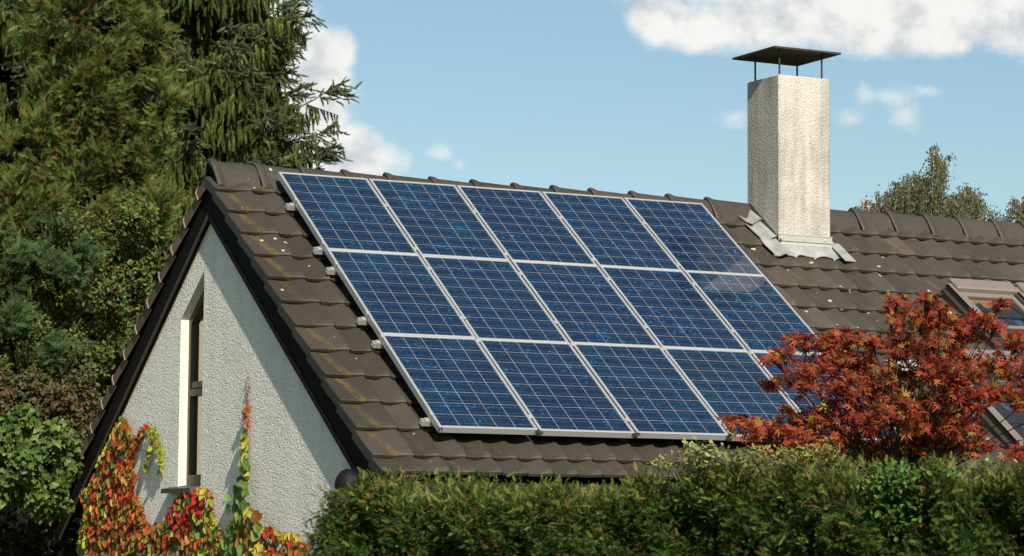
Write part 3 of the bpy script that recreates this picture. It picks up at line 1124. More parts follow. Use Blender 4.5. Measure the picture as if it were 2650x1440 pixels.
def roof_window(xa, xb, sa, sb, label, hood=True):
    xa, xb, sa, sb = xa * S, xb * S, sa * S, sb * S
    loc = lambda V: front(V[:, 0], V[:, 1], V[:, 2])
    fr = MB()
    hT = 0.105
    wbar = 0.085
    fr.bbox((xa, sa, -0.02), (xa + 0.045, sb, hT), 0.006, 0, None, loc)
    fr.bbox((xb - 0.045, sa, -0.02), (xb, sb, hT), 0.006, 0, None, loc)
    fr.bbox((xa + 0.046, sa + 0.002, -0.02), (xb - 0.046, sa + 0.10, hT - 0.004), 0.006, 0, None, loc)
    fr.bbox((xa + 0.046, sb - 0.085, -0.02), (xb - 0.046, sb, hT - 0.004), 0.006, 0, None, loc)
    root = fr.build('roof_window', M_dark_clad, house)
    root['label'] = label
    sash = MB()
    for lo, hi in (((xa + 0.052, sa + 0.11, 0.03), (xa + 0.100, sb - 0.09, hT - 0.012)), ((xb - 0.100, sa + 0.11, 0.03), (xb - 0.052, sb - 0.09, hT - 0.012)),
                   ((xa + 0.101, sa + 0.11, 0.03), (xb - 0.101, sa + 0.175, hT - 0.014)), ((xa + 0.101, sb - 0.15, 0.03), (xb - 0.101, sb - 0.09, hT - 0.014))):
        sash.bbox(lo, hi, 0.005, 0, None, loc)
    # bright capping on the left outer edge
    sash.bbox((xa - 0.004, sa + 0.01, hT + 0.001), (xa + 0.030, sb - 0.01, hT + 0.006), 0.002, 0, None, loc)
    sash.build('sash', M_clad, root)
    hd = MB()
    hd.bbox((xa + 0.03, sa - 0.035, 0.04), (xb - 0.004, sa + 0.125, hT + 0.035), 0.012, 0, None, loc)
    hd.build('top_hood', M_clad, root)
    pn = MB()
    pn.add(loc(np.array([(xa + 0.101, sa + 0.175, 0.07), (xb - 0.101, sa + 0.175, 0.07), (xb - 0.101, sb - 0.15, 0.07), (xa + 0.101, sb - 0.15, 0.07)])), [[3, 2, 1, 0]])
    pn.build('pane', M_skyglass, root)
    ln = MB()
    ln.add(loc(np.array([(xa + 0.10, sa + 0.17, 0.055), (xb - 0.10, sa + 0.17, 0.055), (xb - 0.10, sa + 0.235, 0.0), (xa + 0.10, sa + 0.235, 0.0)])), [[3, 2, 1, 0]])
    ln.build('timber_lining', M_blind, root)
    bl = MB()
    bl.add(loc(np.array([(xa + 0.09, sa + 0.16, -0.0), (xb - 0.09, sa + 0.16, -0.0), (xb - 0.09, sb - 0.13, -0.0), (xa + 0.09, sb - 0.13, -0.0)])), [[3, 2, 1, 0]])
    bl.build('blind', M_blue_blind, root)
    fl = MB()
    fl.bbox((xa - 0.05, sa + 0.02, -0.03), (xa - 0.002, sb + 0.05, 0.055), 0.005, 0, None, loc)
    fl.bbox((xa - 0.05, sb + 0.001, -0.03), (xb + 0.02, sb + 0.13, 0.060), 0.005, 0, None, loc)
    fl.build('flashing', M_dark_clad, root)


M_blue_blind = mat_plain('blue_grey_blind', (0.075, 0.095, 0.16), 0.8, 0, 0.15, 3)
roof_window(7.47, 8.345, 1.345, 2.36, 'upper roof window with a grey brown hood, nearest the chimney')
roof_window(8.375, 9.25, 1.345, 2.36, 'upper roof window cut by the picture edge')
roof_window(6.42, 7.40, 2.85, 4.62, 'lower roof window behind the red maple')
mb = MB()
loc = lambda V: front(V[:, 0], V[:, 1], V[:, 2])
mb.bbox((5.70 * S, 3.00 * S, 0.035), (6.10 * S, 3.10 * S, 0.10), 0.01, 0, None, loc)
mb.bbox((5.72 * S, 3.101 * S, 0.035), (6.05 * S, 3.17 * S, 0.085), 0.01, 0, None, loc)
mb.build('roof_vent', M_alu_dull, house)

# ---- black dome lamp on the gable next to the hedge
lamp = thing('wall_lamp', (XW - 0.15, -2.80, zc(-3.45)), 'black round-topped lamp on the gable wall just above the hedge', 'lamp')
lc = np.array([XW - 0.11, -2.72, zc(-3.215)])
mb = MB()
rings = []
for t in np.linspace(0, 1, 10):
    a_ = t * math.pi * 0.5
    rr_ = 0.095 * math.cos(a_) if t < 0.999 else 0.001
    rings.append([(lc[0] + rr_ * math.cos(q), lc[1] + rr_ * math.sin(q), lc[2] + 0.115 * math.sin(a_)) for q in np.linspace(0, 2 * math.pi, 25)])
rings.insert(0, [(lc[0] + 0.090 * math.cos(q), lc[1] + 0.090 * math.sin(q), lc[2] - 0.05) for q in np.linspace(0, 2 * math.pi, 25)])
mb.sheet(np.array(rings), flip=True)
mb.build('shade', M_black, lamp, smooth=True)
mb = MB()
mb.tube([lc + np.array([0, 0, -0.02]), lc + np.array([0, 0, -0.16]), lc + np.array([0.05, 0, -0.20]), lc + np.array([0.108, 0, -0.20])], 0.018, 8)
mb.bbox((XW - 0.022, lc[1] - 0.06, lc[2] - 0.27), (XW - 0.001, lc[1] + 0.06, lc[2] - 0.13), 0.006)
mb.build('bracket', M_black, lamp)

# ------------------------------------------------------------------ solar panels
PWID, PHGT = S, 1.5393 * S
GAP = 0.018
FT = 0.050                       # frame depth
x0, x1 = GAP / 2, PWID - GAP / 2
y0, y1 = -PHGT + 0.0012, -0.0012
FB = 0.017
M_cells = mat_cells(PWID, PHGT, x0 + FB + 0.004, x1 - FB - 0.004, y0 + FB + 0.006, y1 - FB - 0.006, 5, 8)
frm = MB()
frm.bbox((x0, y0, -FT), (x0 + FB, y1, 0), 0.0025)
frm.bbox((x1 - FB, y0, -FT), (x1, y1, 0), 0.0025)
frm.bbox((x0 + FB + 0.0003, y1 - FB, -FT), (x1 - FB - 0.0003, y1, -0.0004), 0.0025)
frm.bbox((x0 + FB + 0.0003, y0, -FT), (x1 - FB - 0.0003, y0 + FB, -0.0004), 0.0025)
cel = MB()
cel.box((x0 + FB, y0 + FB, -0.012), (x1 - FB, y1 - FB, -0.0035))
rot = Matrix(((1, 0, 0, 0), (0, CT, -ST, 0), (0, ST, CT, 0), (0, 0, 0, 1)))
rows_n = ['top', 'middle', 'bottom']
cols_n = ['first column beside the gable verge', 'second column from the gable', 'centre column of five', 'fourth column from the gable', 'last column nearest the chimney']
first = None
for r_ in range(3):
    for c_ in range(5):
        lab = f'blue solar panel in the {rows_n[r_]} row, {cols_n[c_]}'
        if r_ == 2 and c_ == 4:
            lab = 'blue solar panel in the bottom row, last column, half hidden by the red maple'
        if first is None:
            root = thing('solar_panel', (0, 0, 0), lab, 'solar panel', 'solar panels on the roof')
            fo = frm.build('frame', M_alu, root, local=True)
            co = cel.build('cell_sheet', M_cells, root, local=True)
            first = (root, fo, co)
        else:
            root = first[0].copy()
            COL.objects.link(root)
            root['label'] = lab
            for ch in first[1:]:
                q = ch.copy()
                COL.objects.link(q)
                q.parent = root
        p = O + np.array([1, 0, 0]) * (c_ * PWID) + DS * (r_ * PHGT) + NR * rng.normal(0, 0.0012)
        root.matrix_world = Matrix.Translation(Vector(p)) @ rot @ Matrix.Rotation(rng.normal(0, 0.0012), 4, 'X') @ Matrix.Rotation(rng.normal(0, 0.0012), 4, 'Y')
        if r_ == 2:
            for xx_ in (x0 + 0.004, x1 - 0.004):
                ms = MB()
                k_ = 26
                P_ = np.stack([rng.normal(xx_, 0.011, k_), np.full(k_, y0 - 0.001), rng.uniform(-FT, -0.004, k_)], -1)
                P_[:, 0] = np.clip(P_[:, 0], x0, x1)
                oct_ = np.array([(1, 0, 0), (-1, 0, 0), (0, 1, 0), (0, -1, 0), (0, 0, 1), (0, 0, -1)], float)
                of = np.array([(0, 2, 4), (2, 1, 4), (1, 3, 4), (3, 0, 4), (2, 0, 5), (1, 2, 5), (3, 1, 5), (0, 3, 5)])
                ms.inst(oct_, of, frames(rnd_dir(k_), rnd_dir(k_)), rng.uniform(0.003, 0.007, k_), P_, np.ones((k_, 3)))
                ms.build('moss', M_moss, root, local=True)

rail_s = [0.564, 1.424, 1.807, 2.717, 3.122, 4.411]
rail_lab = ['topmost aluminium mounting rail, its end sticking out under the top left panel', 'second aluminium mounting rail from the ridge, just above the first row joint',
            'third aluminium mounting rail from the ridge, just below the first row joint', 'fourth aluminium mounting rail from the ridge, above the second row joint',
            'fifth aluminium mounting rail from the ridge, below the second row joint', 'lowest aluminium mounting rail, its end beside the bottom left panel corner']
for s_, lab in zip(rail_s, rail_lab):
    p = O + DS * (s_ * S) - NR * (FT + 0.021)
    root = thing('mounting_rail', tuple(p), lab, 'mounting rail', 'rails under the solar panels')
    root.matrix_world = Matrix.Translation(Vector(p)) @ rot
    rl = MB()
    # slotted extrusion
    xa, xb = -0.052, 5 * PWID + 0.05
    rl.box((xa, -0.020, -0.020), (xb, 0.020, -0.006))
    rl.box((xa, -0.020, -0.0055), (xb, -0.007, 0.019))
    rl.box((xa, 0.007, -0.0055), (xb, 0.020, 0.019))
    rl.build('rail', M_alu, root, local=True)
    ec = MB()
    ec.bbox((-0.030, -0.018, 0.0205), (x0 - 0.003, 0.018, 0.028), 0.002)
    ec.bbox((x0 - 0.010, -0.018, 0.0285), (x0 - 0.003, 0.018, FT + 0.0215), 0.002)
    ec.bbox((x0 - 0.010, -0.018, FT + 0.0218), (x0 + 0.011, 0.018, FT + 0.0255), 0.001)
    ec.tube([(-0.018, 0, 0.028), (-0.018, 0, 0.036)], 0.007, 6)
    ec.build('end_clamp', M_alu_dull, root, local=True)
    mc0 = None
    for c_ in range(1, 5):
        if mc0 is None:
            mc = MB()
            mc.bbox((-0.017, -0.020, FT + 0.0214), (0.017, 0.020, FT + 0.0260), 0.001)
            mc.tube([(0, 0, FT + 0.026), (0, 0, FT + 0.031)], 0.007, 6)
            mc0 = mc.build('mid_clamp', M_alu_dull, root, local=True)
            mc0.location = (PWID, 0, 0)
        else:
            q = mc0.copy()
            COL.objects.link(q)
            q.parent = root
            q.location = (PWID * c_, 0, 0)
    # hooks that carry the rail on the tiles
    if s_ == rail_s[-1]:
        for c_ in range(5):
            hk = MB()
            xh = 0.60 + c_ * 0.70
            hk.box((xh - 0.015, -0.018, -0.077), (xh + 0.015, -0.010, -0.0205))
            hk.build('roof_hook', M_alu_dull, root, local=True)

# ------------------------------------------------------------------ leaf and twig templates


def fan(outline, zc_=0.0, center=(0, 0.5)):
    o = np.array([(x, y, 0.0) for x, y in outline])
    c = np.array([[center[0], center[1], zc_]])
    V = np.vstack([o, c])
    n_ = len(o)
    return V, np.array([(i, (i + 1) % n_, n_) for i in range(n_)])


T_OVAL = fan([(0, 0), (0.20, 0.22), (0.27, 0.5), (0.17, 0.8), (0, 1.0), (-0.17, 0.8), (-0.27, 0.5), (-0.20, 0.22)], -0.08)
T_IVY = fan([(0, 0.05), (0.28, -0.05), (0.48, 0.22), (0.30, 0.42), (0.22, 0.68), (0, 1.0), (-0.22, 0.68), (-0.30, 0.42), (-0.48, 0.22), (-0.28, -0.05)], -0.07, (0, 0.35))
T_HEART = fan([(0, 0.06), (0.25, -0.04), (0.44, 0.2), (0.40, 0.5), (0.2, 0.82), (0, 1.0), (-0.2, 0.82), (-0.40, 0.5), (-0.44, 0.2), (-0.25, -0.04)], -0.06, (0, 0.4))


def palmate():
    tips = [(-118, 0.42), (-78, 0.72), (-38, 0.95), (0, 1.0), (38, 0.95), (78, 0.72), (118, 0.42)]
    out_ = []
    for i, (a, l) in enumerate(tips):
        aa = R(a)
        w_ = R(11)
        out_.append((0.55 * l * math.sin(aa - w_), 0.55 * l * math.cos(aa - w_)))
        out_.append((l * math.sin(aa), l * math.cos(aa)))
        out_.append((0.55 * l * math.sin(aa + w_), 0.55 * l * math.cos(aa + w_)))
        if i < 6:
            am = R((a + tips[i + 1][0]) / 2)
            out_.append((0.27 * math.sin(am), 0.27 * math.cos(am)))
    V, F = fan([(x, y + 0.0) for x, y in out_], 0.04, (0, 0))
    V[:, 2] -= 0.28 * (V[:, 0] ** 2 + V[:, 1] ** 2)
    F = F[:-1]
    return V, F


T_MAPLE = palmate()


def shoot(n_need, need_len, width, fwd, droop=0.0, core=0.02, flat=False):
    """twig along +Y with needles all around (or in two rows)"""
    V, F = [], []

    def tri(a, b, c):
        i = len(V)
        V.extend([a, b, c])
        F.append((i, i + 1, i + 2))
    for i in range(n_need):
        t = 0.04 + 0.94 * (i + 0.5) / n_need
        a = (i * 2.39996) if not flat else (0.0 if i % 2 else math.pi) + rng.normal(0, 0.25)
        l = need_len * (1.0 - 0.55 * t) * rng.uniform(0.8, 1.2)
        d_ = np.array([math.cos(a) * math.cos(fwd), math.sin(fwd), math.sin(a) * math.cos(fwd)])
        p0 = np.array([0, t, 0.0])
        sd = np.cross(d_, np.array([0.3, 0.5, 0.8]))
        sd = sd / np.linalg.norm(sd) * width * 0.5
        tri(p0 - sd - d_ * 0.01, p0 + sd - d_ * 0.01, p0 + d_ * l)
    # tip
    for a in (0, 2.1, 4.2):
        d_ = np.array([math.cos(a) * core, 0, math.sin(a) * core])
        e_ = np.array([math.cos(a + 2.1) * core, 0, math.sin(a + 2.1) * core])
        tri(d_, e_, np.array([0, 1.05, 0]))
    return np.array(V), np.array(F)


T_STICK = (np.array([(0.012, 0, 0.007), (-0.012, 0, 0.007), (0, 0, -0.013), (0.006, 1, 0.004), (-0.006, 1, 0.004), (0, 1, -0.007)]), np.array([(0, 1, 4, 3), (1, 2, 5, 4), (2, 0, 3, 5)]))
T_SPRUCE = [shoot(36, 0.30, 0.085, R(42), core=0.11) for _ in range(3)]
T_YEW = [shoot(24, 0.40, 0.058, R(38), core=0.022, flat=True) for _ in range(4)]


def cypress_spray():
    V, F = [], []

    def blade(a, b, w_):
        a, b = np.array(a), np.array(b)
        d_ = b - a
        s_ = np.array([d_[1], -d_[0], 0])
        s_ = s_ / (np.linalg.norm(s_) + 1e-9) * w_
        i = len(V)
        V.extend([a - s_ * 0.6, a + s_ * 0.6, a + d_ * 0.6 + s_, b, a + d_ * 0.6 - s_])
        F.extend([(i, i + 1, i + 2), (i, i + 2, i + 4), (i + 4, i + 2, i + 3)])
    blade((0, 0, 0), (0, 1, 0), 0.022)
    for k in range(8):
        t = 0.06 + 0.115 * k
        sgn = 1 if k % 2 else -1
        l = 0.30 * (1 - t) ** 0.8 + 0.07
        a = R(38 + rng.normal(0, 6)) * sgn
        p0 = np.array([0, t, 0])
        p1 = p0 + np.array([math.sin(a) * l, math.cos(a) * l, rng.normal(0, 0.04)])
        blade(p0, p1, 0.024)
        for u in (0.6,):
            q = p0 + (p1 - p0) * u
            a2 = a - R(35) * sgn
            blade(q, q + np.array([math.sin(a2) * l * 0.36, math.cos(a2) * l * 0.36, rng.normal(0, 0.03)]), 0.022)
    return np.array(V), np.array(F)


T_CYP = [cypress_spray() for _ in range(3)]


def scatter(mb, Ts, P, axis, nrm, size, col, mat=0):
    Rm = frames(axis, nrm)
    w_ = rng.integers(0, len(Ts), len(P))
    for k in range(len(Ts)):
        q = w_ == k
        mb.inst(Ts[k][0], Ts[k][1], Rm[q], size[q], P[q], col[q], mat)


def blob_points(blobs, n, shell=0.55):
    """random points in the outer part of ellipsoids (centre, radii); returns points, outward normals and depth 0..1"""
    blobs = [(np.asarray(c, float), np.asarray(r, float)) for c, r in blobs]
    vol = np.array([(r[0] * r[1] + r[1] * r[2] + r[0] * r[2]) for c, r in blobs])
    idx = rng.choice(len(blobs), n, p=vol / vol.sum())
    C_ = np.array([b[0] for b in blobs])[idx]
    R_ = np.array([b[1] for b in blobs])[idx]
    d_ = rnd_dir(n)
    t = 1 - shell * rng.random(n) ** 1.6
    P = C_ + d_ * R_ * t[:, None]
    N_ = unit(d_ / R_)
    # drop points well inside another blob
    keep = np.ones(n, bool)
    for k, (c, r) in enumerate(blobs):
        inside = (((P - c) / r) ** 2).sum(1) < (0.55 ** 2)
        keep &= ~(inside & (idx != k))
    return P[keep], N_[keep], t[keep]


def core_blobs(mb, blobs, scale=0.62):
    for c, r in blobs:
        c, r = np.asarray(c), np.asarray(r)
        u_ = np.linspace(0, np.pi, 9)
        v_ = np.linspace(0, 2 * np.pi, 13)
        ph_ = rng.uniform(0, 6, 3)
        G = []
        for a in u_:
            row = []
            for b in v_:
                d_ = np.array([math.sin(a) * math.cos(b), math.sin(a) * math.sin(b), math.cos(a)])
                k = scale * (1 + 0.13 * math.sin(3 * b + ph_[0]) * math.sin(a) + 0.1 * math.sin(4 * a + ph_[1]))
                row.append(c + d_ * r * k)
            G.append(row)
        mb.sheet(np.array(G))


def bpx(x, y, depth, rx, ry, rd=None):
    """ellipsoid given by where it stands: picture direction, distance, and radii in photo pixels at that distance"""
    k = depth / FOC
    return (at(x, y, depth), (rx * k, (rd if rd is not None else 0.5 * (rx + ry)) * k, ry * k))


# ------------------------------------------------------------------ spruces


def spruce(name, base, top_z, crown, label, z_lo, z_hi, step, reach, explicit=(), group=None, dens=1.0, face=None):
    root = thing(name, tuple(base), label, 'tree', group)
    tr = MB()
    zz = np.linspace(0, top_z, 14)
    tr.tube([(base[0] + 0.03 * math.sin(z), base[1], z) for z in zz], [0.24 * (1 - 0.93 * z / top_z) for z in zz], 9)
    nd = MB()
    br = MB()
    SP, SA, SN, SS, SC, LQ = [], [], [], [], [], []

    def add_shoots(P, A_, size, cols):
        SP.append(P)
        SA.append(A_)
        SS.append(size)
        SC.append(cols)

    def branch(p0, p1, sag, hang, lift):
        n_ = 12
        t = np.linspace(0, 1, n_)
        path = p0 + (p1 - p0) * t[:, None]
        path[:, 2] += -sag * np.sin(np.pi * np.clip(t * 1.0, 0, 1)) + lift * t ** 3
        path += rng.normal(0, 0.012, path.shape)
        L = np.linalg.norm(p1 - p0)
        br.tube(path, 0.004 + 0.020 * (1 - t), 5, cap=False)
        d_ = unit(p1 - p0)
        side = unit(np.cross(d_, (0, 0, 1)))
        nl = int(dens * (7 + 12 * L))
        for i in range(nl):
            u_ = rng.uniform(0.12, 1.0)
            q0 = np.array([np.interp(u_, t, path[:, k]) for k in range(3)])
            for sg in (-1, 1):
                ll = (0.12 + 0.30 * L * (1 - u_) ** 0.7 + 0.05) * rng.uniform(0.6, 1.2)
                dd = unit(d_ * rng.uniform(0.5, 1.0) + sg * side * rng.uniform(0.5, 1.0) + np.array([0, 0, rng.uniform(-0.35, 0.1)]))
                q1 = q0 + dd * ll
                LQ.append((q0, q1))
                # shoots on the lateral, hanging more the further in they are
                m_ = max(2, int(ll / 0.05))
                for v in np.linspace(0.15, 1.0, m_):
                    q = q0 + (q1 - q0) * v
                    if u_ > 0.80:
                        a_ = unit(dd + rng.normal(0, 0.45, 3) + np.array([0, 0, 0.05]))
                        add_shoots(q[None], a_[None], np.array([rng.uniform(0.08, 0.14)]), np.array([[0.085, 0.108, 0.048]]) * shade(1, 0.7, 1.35))
                    else:
                        nh = rng.integers(1, hang)
                        p_ = q.copy()
                        for h_ in range(nh):
                            a_ = unit(np.array([0, 0, -1.0]) + rng.normal(0, 0.20, 3) + dd * 0.18)
                            s_ = rng.uniform(0.09, 0.16)
                            add_shoots(p_[None], a_[None], np.array([s_]), pick([(0.070, 0.092, 0.020), (0.056, 0.082, 0.022), (0.085, 0.096, 0.020)], 1) * shade(1, 0.6, 1.3))
                            p_ = p_ + a_ * s_ * 0.8
            a_ = unit(d_ + rng.normal(0, 0.35, 3) + np.array([0, 0, 0.25]))
            add_shoots(q0[None], a_[None], np.array([rng.uniform(0.08, 0.15)]), np.array([[0.085, 0.112, 0.054]]) * shade(1, 0.7, 1.4))
        # bristling tip
        for i in range(7):
            u_ = rng.uniform(0.9, 1.0)
            q0 = np.array([np.interp(u_, t, path[:, k]) for k in range(3)])
            a_ = unit((path[-1] - path[-3]) / 0.1 * 0.6 + rng.normal(0, 0.4, 3))
            add_shoots(q0[None], a_[None], np.array([rng.uniform(0.09, 0.17)]), np.array([[0.090, 0.115, 0.06]]) * shade(1, 0.8, 1.3))
    z = z_lo
    while z < z_hi:
        L = reach(z)
        nb = 5
        for i in range(nb):
            az = rng.uniform(0, 2 * math.pi)
            d_ = np.array([math.cos(az), math.sin(az), 0])
            if face is not None and d_ @ face < -0.35:
                continue
            l_ = L * rng.uniform(0.75, 1.05)
            p0 = np.array([base[0], base[1], z + rng.uniform(-0.1, 0.1)])
            branch(p0, p0 + d_ * l_ + np.array([0, 0, -0.22 * l_]), 0.14 * l_, 4, 0.30 * l_)
        z += step
    for (p1, sag, lift) in explicit:
        p0 = np.array([base[0], base[1], p1[2] + 0.15])
        branch(p0, np.asarray(p1), sag, 3, lift)
    LQ = np.array(LQ)
    dq = LQ[:, 1] - LQ[:, 0]
    ln = np.linalg.norm(dq, axis=1)
    br.inst(T_STICK[0], T_STICK[1], frames(dq, rnd_dir(len(dq))), ln, LQ[:, 0], np.ones((len(dq), 3)))
    P = np.concatenate(SP)
    A_ = np.concatenate(SA)
    scatter(nd, T_SPRUCE, P, A_, rnd_dir(len(P)), np.concatenate(SS), np.concatenate(SC))
    tr.build('trunk', M_bark, root)
    br.build('branches', M_bark, root)
    nd.build('crown', M_conifer, root)
    return root


DA = 33.0
bA = at(470, 700, DA)
bA[2] = 0
kA = DA / FOC
toCam = unit(np.array([CAM[0] - bA[0], CAM[1] - bA[1], 0]))


def pxr(x, y, depth, dd=0.0):
    return at(x, y, depth + dd)


spruce('spruce_tree', bA, 14.5, None, 'drooping dark spruce rising behind the left end of the roof ridge', 5.2, 10.6, 0.20,
       lambda z: 1.32 * min(1.0, (14.5 - z) / 6.3 + 0.12),
       [(pxr(800, 40, DA, -0.3), 0.10, 0.0), (pxr(885, 238, DA, -0.4), 0.30, 0.10), (pxr(792, 236, DA, 0.2), 0.16, 0.06), (pxr(862, 385, DA, -0.2), 0.22, 0.0),
        (pxr(735, 15, DA, 0), 0.12, 0.0), (pxr(850, 330, DA, -0.3), 0.28, 0.0), (pxr(745, 185, DA, 0), 0.12, 0.0), (pxr(760, 330, DA, -0.5), 0.25, 0.0), (pxr(770, 420, DA, -0.4), 0.2, 0.0), (pxr(700, 400, DA, -0.9), 0.2, 0.0), (pxr(640, 420, DA, -1.1), 0.2, 0.0), (pxr(715, 300, DA, -0.8), 0.2, 0.05), (pxr(730, 100, DA, -0.4), 0.15, 0.0), (pxr(820, 440, DA, -0.1), 0.15, 0.0)],
       face=toCam)
DB = 35.5
bB = at(-60, 700, DB)
bB[2] = 0
spruce('spruce_tree', bB, 16.0, None, 'drooping spruce cut by the picture edge behind the feathery cypress', 4.8, 10.8, 0.14,
       lambda z: 2.3 * min(1.0, (16 - z) / 7), [], face=toCam, dens=1.2)
DB2 = 38.0
bB2 = at(330, 700, DB2)
bB2[2] = 0
spruce('spruce_tree', bB2, 15.0, None, 'shaded spruce filling the gap between the other two spruces', 4.5, 10.8, 0.24,
       lambda z: 2.0 * min(1.0, (15 - z) / 6), [], face=toCam, dens=1.3)

# ------------------------------------------------------------------ feathery cypress


def cypress(name, label, blobs, n, cols, base, H, size=(0.10, 0.22), core=0.38, cat='tree'):
    root = thing(name, tuple(base), label, cat)
    P, N_, t = blob_points(blobs, n, 0.6)
    up = np.array([0, 0, 1.0])
    A_ = unit(N_ * 0.75 + up * rng.uniform(-0.05, 0.8, (len(P), 1)) + RT * 0.25 + rng.normal(0, 0.30, (len(P), 3)))
    nr = unit(rng.normal(0, 0.6, (len(P), 3)) + unit(np.array([-0.2, -0.8, 0.45])))
    col = pick(cols, len(P)) * shade(len(P), 0.6, 1.35)
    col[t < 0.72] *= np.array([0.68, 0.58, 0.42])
    lum = np.clip(1.0 + 0.9 * np.sin(P[:, 0] * 9 + 2 * np.sin(P[:, 2] * 5)) * np.sin(P[:, 2] * 8 + P[:, 1] * 6), 0.55, 1.7)
    P = P - N_ * (0.26 * (1.45 - lum))[:, None]
    mb = MB()
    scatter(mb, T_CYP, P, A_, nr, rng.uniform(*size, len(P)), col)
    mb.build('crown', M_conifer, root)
    mb = MB()
    core_blobs(mb, blobs, core)
    mb.tube([(base[0], base[1], 0), (base[0], base[1], H * 0.5), (base[0] + 0.05, base[1], H)], [0.12, 0.09, 0.02], 8)
    mb.build('trunk', M_dim, root)
    return root


DC = 28.0
random.seed(3)
blC = [bpx(random.uniform(40, 430), random.uniform(-60, 640), DC - random.uniform(0.0, 0.35), random.uniform(35, 70), random.uniform(45, 85)) for _ in range(46)]
blC += [bpx(230, 40, DC, 190, 150), bpx(150, 130, DC, 110, 120), bpx(330, 150, DC, 110, 130), bpx(250, 250, DC, 160, 150), bpx(375, 265, DC, 70, 100),
       bpx(150, 330, DC, 110, 120), bpx(330, 340, DC, 100, 110), bpx(120, 450, DC, 110, 110), bpx(330, 450, DC, 95, 110), bpx(230, 470, DC, 130, 120),
       bpx(200, 590, DC, 180, 110), bpx(70, 560, DC, 100, 120), bpx(330, 600, DC, 120, 110), bpx(250, -110, DC, 150, 130), bpx(230, -260, DC, 110, 130), bpx(240, -400, DC, 60, 110)]
bC = at(235, 700, DC)
bC[2] = 0
cypress('cypress_tree', 'feathery blue-green cypress standing between the spruces and the ivy', blC, 68000,
        [(0.080, 0.122, 0.028), (0.064, 0.104, 0.020), (0.105, 0.155, 0.055), (0.105, 0.115, 0.022), (0.115, 0.080, 0.024)], bC, 8.5, (0.06, 0.145))
# the pale yellow-green conifer at the far left
DG = 30.0
blG = [bpx(20, 420, DG, 70, 80), bpx(-20, 520, DG, 100, 120), bpx(60, 560, DG, 70, 90), bpx(-60, 640, DG, 130, 150)]
bG = at(0, 700, DG)
bG[2] = 0
cypress('cypress_bush', 'yellow-green conifer bush low behind the cypress at the picture edge', blG, 3500,
        [(0.13, 0.15, 0.035), (0.10, 0.13, 0.035), (0.16, 0.15, 0.04)], bG, 5.0, cat='bush')

# ------------------------------------------------------------------ leafy shrubs left of the house


def leafy(name, label, cat, blobs, n, cols, p, size, T, matl, base, down=0.25, core=0.40, lo=0.6, hi=1.4, shell=0.45, sunny=0.9, legs=True):
    root = thing(name, tuple(base), label, cat)
    P, N_, t = blob_points(blobs, n, shell)
    k = len(P)
    nr = unit(N_ * 0.6 + np.array([-0.15, -0.65, 0.55]) * sunny + rng.normal(0, 0.60, (k, 3)))
    A_ = unit(np.cross(nr, rnd_dir(k)) + np.array([0, 0, -down]))
    P = P + N_ * (0.15 * np.sin(P[:, 0] * 13 + 1) * np.sin(P[:, 2] * 15 + P[:, 1] * 9))[:, None]
    col = pick(cols, k, p) * shade(k, lo, hi)
    mb = MB()
    scatter(mb, [T] if isinstance(T, tuple) else T, P, A_, nr, rng.uniform(*size, k), col)
    mb.build('foliage', matl, root)
    mb = MB()
    core_blobs(mb, blobs, core)
    b0 = np.array([base[0], base[1], 0.0])
    for c, r in (blobs[:4] if legs else []):
        bb = b0 + FW * 0.9 * np.array([1, 1, 0])
        mb.tube([bb, bb * 0.5 + np.asarray(c) * 0.5 + rng.normal(0, 0.05, 3), np.asarray(c)], [0.03, 0.022, 0.01], 5)
    mb.build('stems', M_dim, root)
    return root


DD = 26.3
blD = []
for _ in range(75):
    yy_ = random.uniform(560, 1240)
    xm_ = 560 - (yy_ - 420) * 0.432
    blD.append(bpx(random.uniform(-80, min(xm_, 440)), yy_, DD + random.uniform(-0.2, 0.45), random.uniform(34, 62), random.uniform(30, 52)))
bD = at(200, 900, DD)
bD[2] = 0
leafy('beech_hedge', 'small-leaved green and bronze hedge growing against the left verge', 'hedge', blD, 42000,
      [(0.082, 0.110, 0.018), (0.058, 0.088, 0.015), (0.110, 0.132, 0.022), (0.095, 0.050, 0.020), (0.042, 0.070, 0.013)], [0.3, 0.25, 0.15, 0.15, 0.15], (0.030, 0.058), T_OVAL, M_leaf, bD, 0.15)
# wisps of cypress that mix into the hedge
blD2 = [bpx(random.uniform(0, 230), random.uniform(560, 930), DD - random.uniform(0.25, 0.5), random.uniform(14, 26), random.uniform(25, 50)) for _ in range(16)]
bD2 = at(90, 800, DD - 0.4)
bD2[2] = 0
cypress('cypress_bush', 'dark feathery cypress shoots poking out of the bronze hedge', blD2, 1500, [(0.045, 0.080, 0.028), (0.060, 0.095, 0.040)], bD2, 3.5, (0.08, 0.17), 0.15, cat='bush')

DE = 25.2
blE = [bpx(60, 1040, DE, 120, 70), bpx(170, 1040, DE, 80, 60), bpx(-30, 1030, DE, 110, 80), bpx(120, 1085, DE, 110, 55), bpx(215, 1030, DE, 42, 52), bpx(20, 1090, DE, 120, 50)]
bE = at(80, 1040, DE)
bE[2] = 0
leafy('barberry_bush', 'reddish-brown small-leaved bush above the glossy ivy', 'bush', blE, 9000,
      [(0.075, 0.045, 0.020), (0.062, 0.060, 0.018), (0.070, 0.040, 0.015), (0.064, 0.086, 0.018)], [0.35, 0.25, 0.2, 0.2], (0.035, 0.06), T_OVAL, M_leaf, bE, 0.2)

